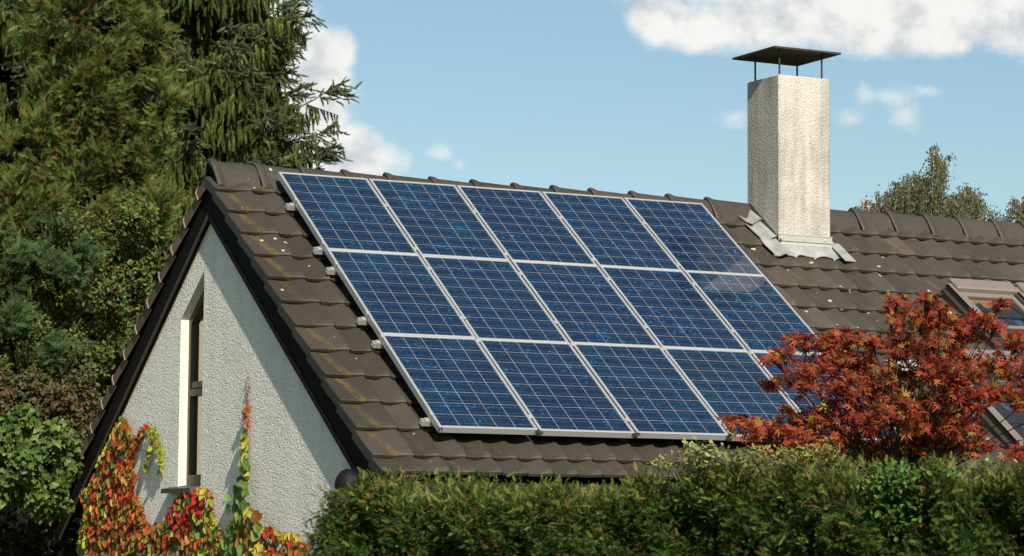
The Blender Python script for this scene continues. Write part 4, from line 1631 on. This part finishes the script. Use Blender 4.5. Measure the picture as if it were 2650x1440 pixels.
DF = 23.6
blF = [bpx(40, 1150, DF, 100, 75), bpx(120, 1165, DF, 62, 62), bpx(150, 1215, DF, 34, 45), bpx(60, 1220, DF, 100, 62), bpx(-20, 1190, DF, 90, 90), bpx(140, 1290, DF, 45, 50), bpx(95, 1280, DF, 60, 40), bpx(10, 1270, DF, 70, 35), bpx(60, 1120, DF, 90, 40), bpx(165, 1130, DF + 0.5, 34, 50)]
bF = at(60, 1200, DF)
bF[2] = 0
leafy('ivy_bush', 'glossy green ivy bush crowding the lower end of the left verge', 'bush', blF, 6500,
      [(0.062, 0.100, 0.016), (0.046, 0.078, 0.013), (0.085, 0.120, 0.022), (0.036, 0.064, 0.011)], None, (0.040, 0.078), T_IVY, M_gloss, bF, 0.5, 0.45, 0.75, 1.35, legs=False)
# deep shade below the ivy, painted as near-black leaves before a black block
mb = MB()
k = 700
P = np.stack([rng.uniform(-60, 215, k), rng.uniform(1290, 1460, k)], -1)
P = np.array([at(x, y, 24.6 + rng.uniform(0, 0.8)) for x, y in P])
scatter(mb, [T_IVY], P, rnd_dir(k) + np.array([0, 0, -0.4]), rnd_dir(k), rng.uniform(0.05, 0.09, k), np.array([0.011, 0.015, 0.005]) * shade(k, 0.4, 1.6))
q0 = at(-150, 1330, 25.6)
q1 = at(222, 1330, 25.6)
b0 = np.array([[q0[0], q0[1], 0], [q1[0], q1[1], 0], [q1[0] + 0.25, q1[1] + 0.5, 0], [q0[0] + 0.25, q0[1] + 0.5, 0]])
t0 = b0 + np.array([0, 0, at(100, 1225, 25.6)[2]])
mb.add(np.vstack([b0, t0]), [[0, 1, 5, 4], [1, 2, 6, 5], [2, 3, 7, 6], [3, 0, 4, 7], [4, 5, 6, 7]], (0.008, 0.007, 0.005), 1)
tag(mb.build('shade_undergrowth', [M_leaf, M_dim]), 'thicket of near-black leaves and block painting the shade beneath the ivy', 'thicket', kind=None)

# ------------------------------------------------------------------ yew hedge in front
HA, HB = at(822, 1419, 15.0), at(3000, 1419, 11.9)
HA[2] = HB[2] = 0
hdir = unit(HB - HA)
HL = np.linalg.norm(HB - HA)
hout = np.array([hdir[1], -hdir[0], 0])
if hout @ (CAM - HA) < 0:
    hout = -hout
prof_px = np.array([(822, 1262), (860, 1246), (930, 1240), (1000, 1238), (1200, 1236), (1450, 1226), (1600, 1213), (1700, 1202), (1800, 1186), (1950, 1180), (2100, 1184), (2200, 1174), (2400, 1166), (2650, 1170), (3000, 1168)], float)
lt, lh = [], []
for x, y in prof_px:
    N_ = np.array([hout[0], hout[1], 0])
    q = onplane(x, y, HA + hout * 0.0, N_)
    lt.append((q - HA) @ hdir)
    lh.append(q[2])
hz = lambda t: np.interp(t, lt, lh) - 0.088 + 0.07 * np.clip(1 - np.asarray(t) / 0.7, 0, 1)


def hedge_pt(t, a):
    """point on the clipped surface: t metres along, a = 0 (foot, front) .. 1 (top) .. 1.6 (back)"""
    H = hz(t)
    wob = 0.035 * np.sin(t * 5.1 + a * 6) + 0.03 * np.sin(t * 11.3 + 1.7 + a * 13) + 0.022 * np.sin(t * 23.0 + a * 29)
    return H, wob


hedge = thing('yew_hedge', tuple(HA), 'long clipped dark green yew hedge in front of the house', 'hedge')
n = 120000
# front face, from 0.6 m below what the picture shows up to the shoulder, then the top and the left end
tt = rng.uniform(-0.02, HL, n)
H = hz(tt)
low = 1.75
kind = rng.random(n)
P = np.zeros((n, 3))
N_ = np.zeros((n, 3))
wob = 0.05 * np.sin(tt * 4.1) * np.sin(tt * 1.7 + 2) + 0.03 * np.sin(tt * 13.3)
rr_ = 0.16
fr_ = kind < 0.62
zf = low + (H - rr_ - low) * rng.random(n)
P[fr_] = (HA + tt[:, None] * hdir + hout * 0)[fr_]
P[fr_, 2] = zf[fr_]
N_[fr_] = hout
sh_ = (kind >= 0.62) & (kind < 0.82)
a_ = rng.uniform(0, math.pi / 2, n)
P[sh_] = (HA + tt[:, None] * hdir + hout * ((np.cos(a_) - 1) * rr_)[:, None])[sh_]
P[sh_, 2] = (H - rr_ + rr_ * np.sin(a_))[sh_]
N_[sh_] = (hout * np.cos(a_)[:, None] + np.array([0, 0, 1]) * np.sin(a_)[:, None])[sh_]
tp = (kind >= 0.82) & (kind < 0.93)
P[tp] = (HA + tt[:, None] * hdir - hout * (rr_ + 0.75 * rng.random(n))[:, None])[tp]
P[tp, 2] = H[tp]
N_[tp] = (0, 0, 1)
en = kind >= 0.93
dd = rng.uniform(0, 0.9, n)
P[en] = (HA - hout * dd[:, None] + hdir * 0)[en]
P[en, 2] = (low - 0.2 + (hz(0.05) - low + 0.2) * rng.random(n))[en]
N_[en] = -hdir
# the left end leans outwards towards the foot
lean = np.clip((hz(0.0) - P[:, 2]) / 0.4, 0, 2.2)
fade = np.exp(-np.clip(tt, 0, None) / 0.12)
P -= hdir * (0.055 * lean * np.where(en, 1, fade))[:, None]
lump = 0.045 * np.sin(7 * P[:, 2] + 3.1 * tt) + 0.04 * np.sin(11 * tt + 9 * P[:, 2]) + 0.035 * np.sin(23 * tt - 17 * P[:, 2] + 1.3)
lump = lump + 0.05 * np.sin(9 * tt + 2) * np.sin(13 * P[:, 2] + 4 * np.sin(3 * tt)) + 0.04 * np.sin(31 * tt + 3 * np.sin(17 * P[:, 2])) * np.sin(27 * P[:, 2])
dep = 0.26 * rng.random(n) ** 1.2
P += N_ * (lump - dep)[:, None]
A_ = unit(N_ * 0.85 + np.array([0, 0, 0.10]) + rng.normal(0, 0.65, (n, 3)))
nr = unit(N_ * 0.3 + rng.normal(0, 0.7, (n, 3)) + np.array([0, 0, 0.5]))
col = pick([(0.036, 0.066, 0.011), (0.024, 0.050, 0.010), (0.052, 0.082, 0.015), (0.100, 0.112, 0.022), (0.125, 0.065, 0.024)], n, [0.33, 0.34, 0.2, 0.08, 0.05]) * shade(n, 0.6, 1.4)
newg = rng.random(n) < np.clip((P[:, 2] - H + 0.16) / 0.16, 0, 1) * 0.65
col[newg] = pick([(0.13, 0.155, 0.03), (0.10, 0.135, 0.028), (0.15, 0.125, 0.04)], int(newg.sum())) * shade(int(newg.sum()), 0.7, 1.3)
mb = MB()
scatter(mb, T_YEW, P, A_, nr, rng.uniform(0.026, 0.060, n), col)
mb.build('foliage', M_conifer, hedge)
# twiggy dark inside
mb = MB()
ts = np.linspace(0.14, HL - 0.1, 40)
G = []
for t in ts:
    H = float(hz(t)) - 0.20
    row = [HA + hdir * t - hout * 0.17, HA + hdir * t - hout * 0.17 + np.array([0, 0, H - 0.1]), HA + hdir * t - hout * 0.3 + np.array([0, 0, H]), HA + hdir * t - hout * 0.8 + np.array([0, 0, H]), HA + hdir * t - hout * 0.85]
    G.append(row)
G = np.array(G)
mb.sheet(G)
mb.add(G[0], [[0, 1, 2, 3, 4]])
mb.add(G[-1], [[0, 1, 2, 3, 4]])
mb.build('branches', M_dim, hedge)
# upright shoots that escaped the clipping
ns = 60
ts = rng.uniform(0.05, HL, ns)
pp = np.array([HA + hdir * t - hout * rng.uniform(0.05, 0.6) + np.array([0, 0, float(hz(t)) - 0.03]) for t in ts])
aa = unit(np.array([0, 0, 1.0]) + rng.normal(0, 0.55, (ns, 3)))
mb = MB()
scatter(mb, T_YEW, pp, aa, rnd_dir(ns), rng.uniform(0.05, 0.10, ns), pick([(0.14, 0.16, 0.04), (0.11, 0.14, 0.04), (0.16, 0.12, 0.05)], ns) * shade(ns, 0.7, 1.3))
mb.build('top_shoots', M_conifer, hedge)


def hedge_spot(x, y, out=0.03):
    return onplane(x, y, HA + hout * out, hout)


# broad-leaved privet shoots growing out of the hedge
def privet(name, label, spots, n, cols, size, T=T_OVAL, spread=0.02):
    root = None
    P = []
    for (x, y, rx, ry, wgt) in spots:
        m_ = int(n * wgt)
        a = rng.uniform(0, 2 * math.pi, m_)
        r_ = np.sqrt(rng.random(m_))
        P += [hedge_spot(x + rx * r_[i] * math.cos(a[i]), y + ry * r_[i] * math.sin(a[i]), rng.uniform(-0.10, 0.04)) for i in range(m_)]
    P = np.array(P)
    k = len(P)
    nr = unit(np.array([-0.1, -0.5, 0.6]) + rng.normal(0, 0.5, (k, 3)))
    A_ = unit(np.cross(nr, rnd_dir(k)) + hout * 0.3)
    mb = MB()
    scatter(mb, [T], P, A_, nr, rng.uniform(*size, k), pick(cols, k) * shade(k, 0.7, 1.35))
    c = P.mean(0)
    root = thing(name, (c[0], c[1], 0.0), label, 'shrub')
    mb.build('foliage', M_leaf, root)
    st = MB()
    for i in rng.choice(k, min(k, 40), replace=False):
        st.tube([P[i] - hout * 0.15 - np.array([0, 0, 0.12]), P[i] - hout * 0.04 - np.array([0, 0, 0.03]), P[i]], [0.003, 0.002, 0.0012], 4, cap=False)
    st.build('stems', M_bark, root)


GREENS = [(0.040, 0.100, 0.014), (0.055, 0.118, 0.018), (0.080, 0.135, 0.022)]
privet('privet_shoots', 'bright green broad-leaved patch growing through the hedge under the maple', [(2290, 1245, 90, 45, 0.35), (2330, 1310, 60, 60, 0.25), (2270, 1360, 60, 50, 0.2), (2380, 1230, 120, 25, 0.2)], 420, GREENS, (0.025, 0.045))
privet('privet_shoots', 'small broad-leaved green sprig low in the hedge left of the larger patch', [(1920, 1380, 60, 35, 0.5), (2050, 1400, 70, 40, 0.5)], 130, GREENS, (0.022, 0.04))
privet('privet_shoots', 'pale green leafy tuft rising above the hedge top in front of the panels', [(1810, 1160, 52, 22, 0.6), (1850, 1175, 40, 26, 0.4)], 130, [(0.16, 0.20, 0.06), (0.13, 0.18, 0.05), (0.20, 0.21, 0.08)], (0.025, 0.04))
privet('privet_shoots', 'feathery yellow-green growth along the hedge top left of the red maple', [(1760, 1195, 80, 22, 0.3), (1980, 1180, 90, 26, 0.4), (2110, 1175, 70, 24, 0.3)], 700, [(0.17, 0.18, 0.045), (0.13, 0.16, 0.04), (0.20, 0.18, 0.05)], (0.012, 0.028))

# ------------------------------------------------------------------ red japanese maple
DM = 16.6
base = at(2330, 1300, DM)
base[2] = 0
maple = thing('japanese_maple', tuple(base), 'bushy red and orange japanese maple behind the hedge', 'tree')
clumps = [(1900, 1085, 40, 18, 0.0), (1950, 1110, 70, 34, 0.0), (2010, 1130, 80, 40, 0.1), (2070, 1165, 70, 30, 0.0), (2080, 1090, 90, 40, 0.2),
          (2050, 990, 60, 20, 0.1), (2090, 960, 75, 26, 0.1), (2060, 880, 40, 18, 0.0), (2130, 890, 75, 34, 0.1), (2200, 885, 80, 34, 0.2), (2150, 940, 90, 40, 0.0),
          (2240, 950, 80, 44, 0.2), (2170, 1010, 110, 48, 0.0), (2280, 1020, 90, 48, 0.2), (2190, 1080, 110, 46, 0.1), (2310, 1090, 110, 44, 0.0), (2120, 1140, 110, 40, 0.3), (2260, 1150, 110, 36, 0.3),
          (2340, 880, 70, 44, 0.1), (2390, 830, 75, 36, 0.0), (2330, 800, 46, 24, 0.1), (2320, 775, 26, 16, 0.1), (2400, 780, 36, 20, 0.0), (2440, 830, 60, 34, 0.1), (2420, 900, 90, 46, 0.0), (2500, 860, 70, 36, 0.2), (2540, 830, 44, 22, 0.2), (2590, 790, 36, 14, 0.2),
          (2370, 960, 90, 48, 0.2), (2460, 960, 90, 48, 0.1), (2400, 1030, 90, 44, 0.1), (2490, 1030, 90, 44, 0.0), (2560, 950, 80, 46, 0.2), (2640, 890, 70, 40, 0.1), (2640, 960, 80, 46, 0.0), (2590, 1020, 80, 30, 0.1),
          (2430, 1090, 90, 38, 0.2), (2400, 1140, 110, 36, 0.3), (2480, 1100, 70, 34, 0.0), (2660, 1040, 60, 36, 0.1), (2640, 1170, 60, 22, 0.0), (2740, 930, 90, 70, 0.2), (2750, 1050, 90, 70, 0.2), (2690, 1130, 50, 30, 0.2)]
clumps += [(random.uniform(1990, 2600), random.uniform(770, 1120), random.uniform(14, 34), random.uniform(6, 13), random.uniform(-0.3, 0.1)) for _ in range(40)]
clumps += [(2040 + 48 * i, 1165 + 14 * math.sin(i * 1.7), 60, 26, 0.25) for i in range(11)]
clumps = [c for c in clumps if not (c[0] < 2290 and c[1] < 860)]
MP, MN, MA, MS, MC = [], [], [], [], []
brm = MB()
hub = at(2330, 1300, DM + 0.3)
trunkpts = [base, base * 0.5 + hub * 0.5 + np.array([0.06, 0.02, 0]), hub]
trm = MB()
trm.tube(trunkpts, [0.07, 0.055, 0.045], 9)
for (x, y, rx, ry, dd_) in clumps:
    k = DM / FOC
    dz_ = DM + dd_ * 1.2 + rng.uniform(-0.35, 0.35)
    c = at(x, y, dz_)
    nl = int(15 + rx * ry / 27.0)
    rad = np.array([rx, 0.5 * (rx + ry) + 30, ry]) * k
    d_ = rnd_dir(nl) * (rng.random(nl) ** 0.45)[:, None]
    q = c + RT * (d_[:, 0] * rad[0])[:, None] + FW * (d_[:, 1] * rad[1])[:, None] + np.array([0, 0, 1.0]) * (d_[:, 2] * rad[2])[:, None]
    MP.append(q)
    out_ = unit(q - (hub + np.array([0, 0, 0.15])))
    nr = unit(np.array([0, -0.35, 0.85]) + rng.normal(0, 0.38, (nl, 3)))
    MN.append(nr)
    MA.append(unit(out_ * 0.6 + rng.normal(0, 0.55, (nl, 3)) + np.array([0, 0, -0.35])))
    MS.append(rng.uniform(0.028, 0.064, nl))
    warm = rng.random()
    cc = pick([(0.20, 0.026, 0.015), (0.27, 0.048, 0.017), (0.34, 0.090, 0.022), (0.10, 0.014, 0.010), (0.23, 0.155, 0.028)], nl,
              [0.34, 0.28, 0.13, 0.16, 0.09] if warm < 0.65 else [0.22, 0.32, 0.22, 0.09, 0.15])
    MC.append(cc * shade(nl, 0.65, 1.35))
    mid = hub * 0.45 + c * 0.55 + np.array([0, 0, 0.06]) + rng.normal(0, 0.05, 3)
    brm.tube([hub, hub * 0.7 + mid * 0.3 + rng.normal(0, 0.02, 3), mid, c], [0.011, 0.007, 0.0045, 0.0025], 5, cap=False)
    for i in range(min(nl, 12)):
        brm.tube([mid * 0.2 + c * 0.8, (c + q[i]) * 0.5 + np.array([0, 0, 0.01]), q[i]], [0.004, 0.0025, 0.0015], 3, cap=False)
mb = MB()
P = np.concatenate(MP)
scatter(mb, [T_MAPLE], P, np.concatenate(MA), np.concatenate(MN), np.concatenate(MS), np.concatenate(MC))
mb.build('crown', M_maple, maple)
trm.build('trunk', M_twig, maple)
brm.build('branches', M_twig, maple)

# ------------------------------------------------------------------ creepers on the gable


def zd(x, y):
    return 100 + x * 0.34995, 950 + y * 0.34995


WN = np.array([1.0, 0, 0])


def wpt(x, y, out=0.02):
    px, py = zd(x, y)
    return onplane(px, py, (XW - out, 0, 0), WN)


def inside(poly, x, y):
    r_ = np.zeros(len(x), bool)
    n_ = len(poly)
    j_ = n_ - 1
    for i in range(n_):
        xi, yi = poly[i]
        xj, yj = poly[j_]
        c = ((yi > y) != (yj > y)) & (x < (xj - xi) * (y - yi) / (yj - yi + 1e-9) + xi)
        r_ ^= c
        j_ = i
    return r_


poly = [(595, 372), (640, 405), (690, 505), (712, 565), (695, 640), (690, 760), (718, 830), (692, 920), (735, 1000), (770, 1060), (780, 1130), (830, 1190), (900, 1150), (960, 1060), (1020, 975),
        (1080, 940), (1130, 930), (1200, 905), (1262, 920), (1285, 1000), (1292, 1150), (1320, 1220), (1370, 1270), (1430, 1330), (1560, 1390), (1680, 1330), (1900, 1300), (1990, 1330), (1960, 1800), (250, 1800), (305, 1200), (338, 1050), (300, 950), (380, 860), (430, 720), (500, 580), (560, 450)]
holes = [(600, 668, 55, 38), (430, 800, 26, 34), (372, 985, 24, 60), (1010, 1345, 45, 60), (1180, 1195, 30, 45), (1215, 1250, 26, 34), (1230, 1010, 26, 70), (700, 1205, 22, 45), (1790, 1350, 70, 38), (545, 565, 18, 34), (1370, 1375, 50, 30), (600, 480, 20, 22)]
XY = []
x = rng.uniform(250, 2000, 60000)
y = rng.uniform(360, 1780, 60000)
ok = inside(poly, x, y)
for hx, hy, hrx, hry in holes:
    ok &= (((x - hx) / hrx) ** 2 + ((y - hy) / hry) ** 2) > rng.uniform(0.6, 1.25, len(x))
x, y = x[ok], y[ok]
pos = np.array(poly, float)
seg = [(pos[i], pos[(i + 1) % len(pos)]) for i in range(len(pos))]
dmin = np.full(len(x), 1e9)
for a, b in seg:
    ab = b - a
    t = np.clip(((x - a[0]) * ab[0] + (y - a[1]) * ab[1]) / (ab @ ab), 0, 1)
    dmin = np.minimum(dmin, np.hypot(x - a[0] - ab[0] * t, y - a[1] - ab[1] * t))
nkeep = 8200
sel = rng.choice(len(x), min(nkeep, len(x)), replace=False)
x, y, dmin = x[sel], y[sel], dmin[sel]
# colour by where on the wall the leaf grows
YG = [(0.30, 0.30, 0.035), (0.24, 0.28, 0.04), (0.36, 0.32, 0.05)]
OR = [(0.34, 0.075, 0.018), (0.38, 0.115, 0.022), (0.28, 0.045, 0.015), (0.30, 0.14, 0.028), (0.20, 0.09, 0.022), (0.16, 0.05, 0.015)]
RD_ = [(0.40, 0.022, 0.025), (0.32, 0.018, 0.020), (0.45, 0.06, 0.03)]
GR = [(0.10, 0.17, 0.035), (0.075, 0.14, 0.03), (0.14, 0.20, 0.05)]


def creeper_cols(x, y, dmin):
    n_ = len(x)
    f_ = 0.5 + 0.25 * np.sin(x * 0.021 + 1.3 * np.sin(y * 0.013)) + 0.25 * np.sin(y * 0.024 + 1.1 * np.sin(x * 0.017 + 2)) + rng.normal(0, 0.16, n_)
    o_ = np.array([OR[5], OR[2], OR[0], OR[1], OR[4], OR[3]])
    c = o_[np.clip((f_ * 6).astype(int), 0, 5)]
    u_ = rng.random(n_)
    left = (x < 420 - (y - 700) * 0.1) | ((x < 640 - (y - 370) * 0.55) & (y < 900))
    yg = (left & (dmin < 75) & (u_ < 0.85)) | ((x > 1150) & (x < 1420) & (u_ < 0.72)) | (u_ < 0.09)
    c[yg] = pick(YG, int(yg.sum()))
    rd = ((np.hypot((x - 1060) / 130, (y - 1080) / 190) < 1) & (u_ > 0.3)) | (u_ > 0.93)
    c[rd] = pick(RD_, int(rd.sum()))
    gr = (u_ > 0.10) & (u_ < 0.22)
    c[gr] = pick(GR, int(gr.sum()))
    return c * shade(n_, 0.65, 1.3)


def creeper_leaves(mb, x, y, cols, size, out=(0.015, 0.09)):
    n_ = len(x)
    P = np.array([wpt(a, b, rng.uniform(*out)) for a, b in zip(x, y)])
    nr = unit(np.array([-0.70, -0.48, 0.45]) + rng.normal(0, 0.42, (n_, 3)) * 0.75)
    A_ = unit(np.array([-0.30, 0.30, -1.0]) + rng.normal(0, 0.24, (n_, 3)))
    P = P - A_ * size[:, None] * 0.5
    P[:, 0] = np.minimum(P[:, 0], XW - 0.012)
    scatter(mb, [T_IVY, T_HEART], P, A_, nr, size, cols)


def strand(path, rad, n):
    path = np.array(path, float)
    s_ = np.r_[0, np.cumsum(np.hypot(*np.diff(path, axis=0).T))]
    u_ = rng.uniform(0, s_[-1], n)
    cx_ = np.interp(u_, s_, path[:, 0])
    cy_ = np.interp(u_, s_, path[:, 1])
    rad = np.interp(u_, s_, np.broadcast_to(rad, len(path)) if np.ndim(rad) == 0 else rad)
    return cx_ + rng.normal(0, 0.5, n) * rad, cy_ + rng.normal(0, 0.5, n) * rad, u_ / s_[-1]


vb = wpt(600, 1400)
creeper = thing('virginia_creeper', (vb[0], vb[1], 0.0), 'red, orange and yellow creeper covering the lower left of the gable wall', 'creeper')
mb = MB()
edge_leaf = dmin < 45
big = rng.uniform(0.038, 0.078, len(x))
big[edge_leaf] *= 0.72
creeper_leaves(mb, x, y, creeper_cols(x, y, dmin), big)
for path, rad, n_, cols in (([(700, 600), (725, 545), (760, 480), (800, 435)], 26, 60, RD_ + OR), ([(790, 440), (835, 470), (860, 520), (885, 600), (900, 680)], 30, 75, YG),
                            ([(900, 680), (905, 740), (908, 800)], 13, 16, YG), ([(835, 500), (830, 570), (815, 650), (795, 720), (785, 775)], [26, 24, 16, 12, 8], 42, YG)):
    sx, sy, u_ = strand(path, rad, n_)
    creeper_leaves(mb, sx, sy, pick(cols, n_) * shade(n_, 0.7, 1.25), rng.uniform(0.03, 0.055, n_), (0.02, 0.06))
mb.build('foliage', M_leaf, creeper)
mb = MB()
for path in ([(620, 1500), (640, 1000), (650, 700), (600, 380)], [(660, 700), (720, 540), (800, 435), (870, 520), (905, 700), (908, 840)], [(840, 500), (820, 640), (785, 790)], [(900, 1500), (1000, 1150), (1150, 940)], [(1300, 1500), (1270, 1100), (1230, 920)], [(450, 1500), (400, 1100), (380, 850)]):
    mb.tube([wpt(a, b, 0.014) for a, b in path], 0.004, 5)
mb.build('stems', M_bark, creeper)

gb_ = wpt(1520, 1400)
green = thing('green_creeper', (gb_[0], gb_[1], 0.0), 'single green creeper climbing to a thin red tip right of the window', 'creeper')
mb = MB()
sx, sy, u_ = strand([(1552, 60), (1548, 200), (1545, 300)], 10, 16)
creeper_leaves(mb, sx, sy, pick([(0.28, 0.05, 0.02), (0.33, 0.09, 0.03)], len(sx)), rng.uniform(0.012, 0.026, len(sx)), (0.012, 0.03))
sx, sy, u_ = strand([(1545, 300), (1532, 350), (1540, 420), (1530, 480)], 14, 13)
creeper_leaves(mb, sx, sy, pick([(0.34, 0.065, 0.02), (0.30, 0.11, 0.02)], len(sx)), rng.uniform(0.035, 0.06, len(sx)), (0.03, 0.06))
sx, sy, u_ = strand([(1525, 470), (1515, 560), (1505, 640), (1510, 720)], [8, 18, 20, 22], 22)
creeper_leaves(mb, sx, sy, pick(YG + GR, len(sx)), rng.uniform(0.05, 0.075, len(sx)), (0.03, 0.09))
sx, sy, u_ = strand([(1515, 700), (1520, 820), (1500, 930), (1480, 1040), (1470, 1150), (1440, 1260), (1420, 1420)], [26, 32, 48, 62, 74, 72, 76], 170)
creeper_leaves(mb, sx, sy, pick(GR + GR + YG[:1], len(sx)) * shade(len(sx), 0.7, 1.3), rng.uniform(0.05, 0.085, len(sx)), (0.03, 0.12))
sx, sy, u_ = strand([(1560, 1100), (1590, 1180), (1560, 1280), (1560, 1400), (1560, 1560)], [36, 52, 80, 110, 140], 180)
creeper_leaves(mb, sx, sy, pick(YG + GR[2:] + OR[3:], len(sx)) * shade(len(sx), 0.7, 1.3), rng.uniform(0.065, 0.11, len(sx)), (0.04, 0.15))
sx, sy, u_ = strand([(1640, 1260), (1690, 1225), (1740, 1250), (1820, 1275), (1900, 1260)], [20, 34, 26, 24, 36], 110)
creeper_leaves(mb, sx, sy, np.where((sx < 1750)[:, None], pick(RD_ + OR, len(sx)), pick(YG + OR[1:2], len(sx))) * shade(len(sx), 0.7, 1.25), rng.uniform(0.04, 0.07, len(sx)), (0.02, 0.08))
mb.build('foliage', M_leaf, green)
mb = MB()
mb.tube([wpt(a, b, 0.012) for a, b in [(1552, 40), (1550, 160), (1556, 300), (1560, 420), (1562, 560), (1558, 760), (1530, 900), (1520, 1100), (1540, 1500)]], [0.002, 0.0025, 0.003, 0.0035, 0.004, 0.004, 0.005, 0.006, 0.007], 5)
mb.build('stems', M_edge, green)

# ------------------------------------------------------------------ weeping birches behind the roof


def birch(name, label, base_px, depth, stems, seeds, dens=1.0):
    b0 = at(base_px, 700, depth)
    b0[2] = 0
    root = thing(name, tuple(b0), label, 'tree', 'weeping birches behind the roof')
    tr, fo, tw = MB(), MB(), MB()
    k = depth / FOC
    P, Dn = [], []
    for (x, y) in stems:
        top = at(x, y, depth + rng.uniform(-0.8, 0.8))
        lo_ = b0.copy()
        lo_[2] = 0
        m1 = lo_ * 0.45 + top * 0.55
        m1[:2] = lo_[:2] * 0.6 + top[:2] * 0.4
        tr.tube([lo_, lo_ + np.array([0, 0, 2.0]), m1, top], [0.14, 0.10, 0.03, 0.006], 7)
    for (x, y, ln, wd) in seeds:
        # an arching branch end with hanging strings
        for i in range(int(dens * wd)):
            q = at(x + rng.normal(0, 0.42) * wd, y + abs(rng.normal(0, 0.35)) * wd * 0.5, depth + rng.normal(0, 0.7))
            L = ln * k * rng.uniform(0.5, 1.1)
            m_ = max(3, int(L / 0.035))
            t = np.linspace(0, 1, m_)
            sway = rng.normal(0, 0.10, 2)
            pts = q + np.stack([sway[0] * t + 0.04 * np.sin(5 * t), sway[1] * t, -L * t], -1)
            P.append(pts + rng.normal(0, 0.045, pts.shape))
            tw.tube(pts[[0, m_ // 2, -1]], [0.006, 0.004, 0.002], 3, cap=False)
    P = np.concatenate(P)
    n_ = len(P)
    A_ = unit(np.array([0, 0, -0.9]) + rng.normal(0, 0.6, (n_, 3)))
    nr = unit(np.array([-0.2, -0.7, 0.5]) + rng.normal(0, 0.6, (n_, 3)))
    scatter(fo, [T_OVAL], P, A_, nr, rng.uniform(0.04, 0.072, n_), pick([(0.085, 0.095, 0.030), (0.070, 0.080, 0.028), (0.105, 0.11, 0.04), (0.055, 0.065, 0.026)], n_) * shade(n_, 0.65, 1.35))
    tr.build('trunk', M_birch, root)
    tw.build('branches', M_bark, root)
    fo.build('crown', M_leaf, root)


birch('birch_tree', 'weeping birch with a thin leading shoot above the ridge right of the chimney', 2360, 52.0, [(2418, 385), (2365, 460), (2500, 490), (2300, 500)],
      [(2418, 376, 80, 10), (2414, 395, 90, 12), (2425, 410, 90, 20), (2440, 420, 70, 12), (2430, 450, 110, 16), (2458, 405, 18, 8), (2370, 450, 130, 34), (2400, 460, 150, 36), (2330, 470, 120, 34), (2345, 490, 140, 44), (2300, 495, 100, 34),
       (2380, 500, 130, 44), (2290, 510, 80, 26), (2440, 500, 110, 30), (2450, 520, 90, 34), (2500, 480, 130, 22), (2520, 495, 110, 24), (2485, 500, 120, 24), (2535, 520, 60, 16), (2320, 540, 80, 44), (2400, 545, 70, 60), (2480, 550, 60, 44), (2262, 525, 50, 14), (2240, 520, 40, 12), (2225, 535, 30, 10)] + [(2220 + 45 * i, 610 + 70 * j, 120, 46) for i in range(8) for j in range(3)])
birch('birch_tree', 'second weeping birch cut by the picture edge, partly hidden by the ridge', 2650, 54.0, [(2640, 515), (2690, 480)],
      [(2632, 515, 80, 22), (2650, 530, 70, 26), (2680, 500, 100, 40), (2612, 545, 40, 12), (2570, 545, 40, 10), (2590, 560, 30, 10), (2720, 520, 100, 40)] + [(2590 + 45 * i, 610 + 70 * j, 120, 46) for i in range(5) for j in range(3)])

# small pinkish bird on a birch twig
bp = at(2234, 524, 51.5)
bd = MB()
ax = unit(RT * 0.25 + np.array([0, 0, 1.0]))
kb = 51.5 / FOC
path = [bp + (ax * v - RT * 0.1 * abs(v) * 0) * kb for v in (-11, -8, -4, 0, 3.5, 6, 8, 9.6)]
path = np.array(path)
path[0] += -RT * 2.0 * kb
bd.tube(path, np.array([0.8, 2.2, 4.6, 5.4, 4.4, 3.0, 2.9, 0.9]) * kb, 10, 0, np.array([0.34, 0.20, 0.16]))
bd.tube([path[6] + FW * -2.5 * kb, path[6] - FW * 5 * kb], [1.0 * kb, 0.1 * kb], 5, 0, (0.05, 0.04, 0.035))
bd.tube([path[1], path[0] - np.array([0, 0, 6 * kb]) - RT * 1.5 * kb], [1.6 * kb, 1.2 * kb], 6, 0, (0.03, 0.035, 0.045))
ob = bd.build('bird', M_bird, smooth=True)
tag(ob, 'small pinkish bird perched on a twig left of the birch', 'bird')
mb = MB()
mb.tube([at(2232, 533, 51.5), at(2250, 536, 51.6), at(2275, 560, 52.0), at(2300, 600, 52.0)], [0.012, 0.016, 0.03, 0.05], 6)
mb.build('branches', M_birch, bpy.data.objects['birch_tree'])
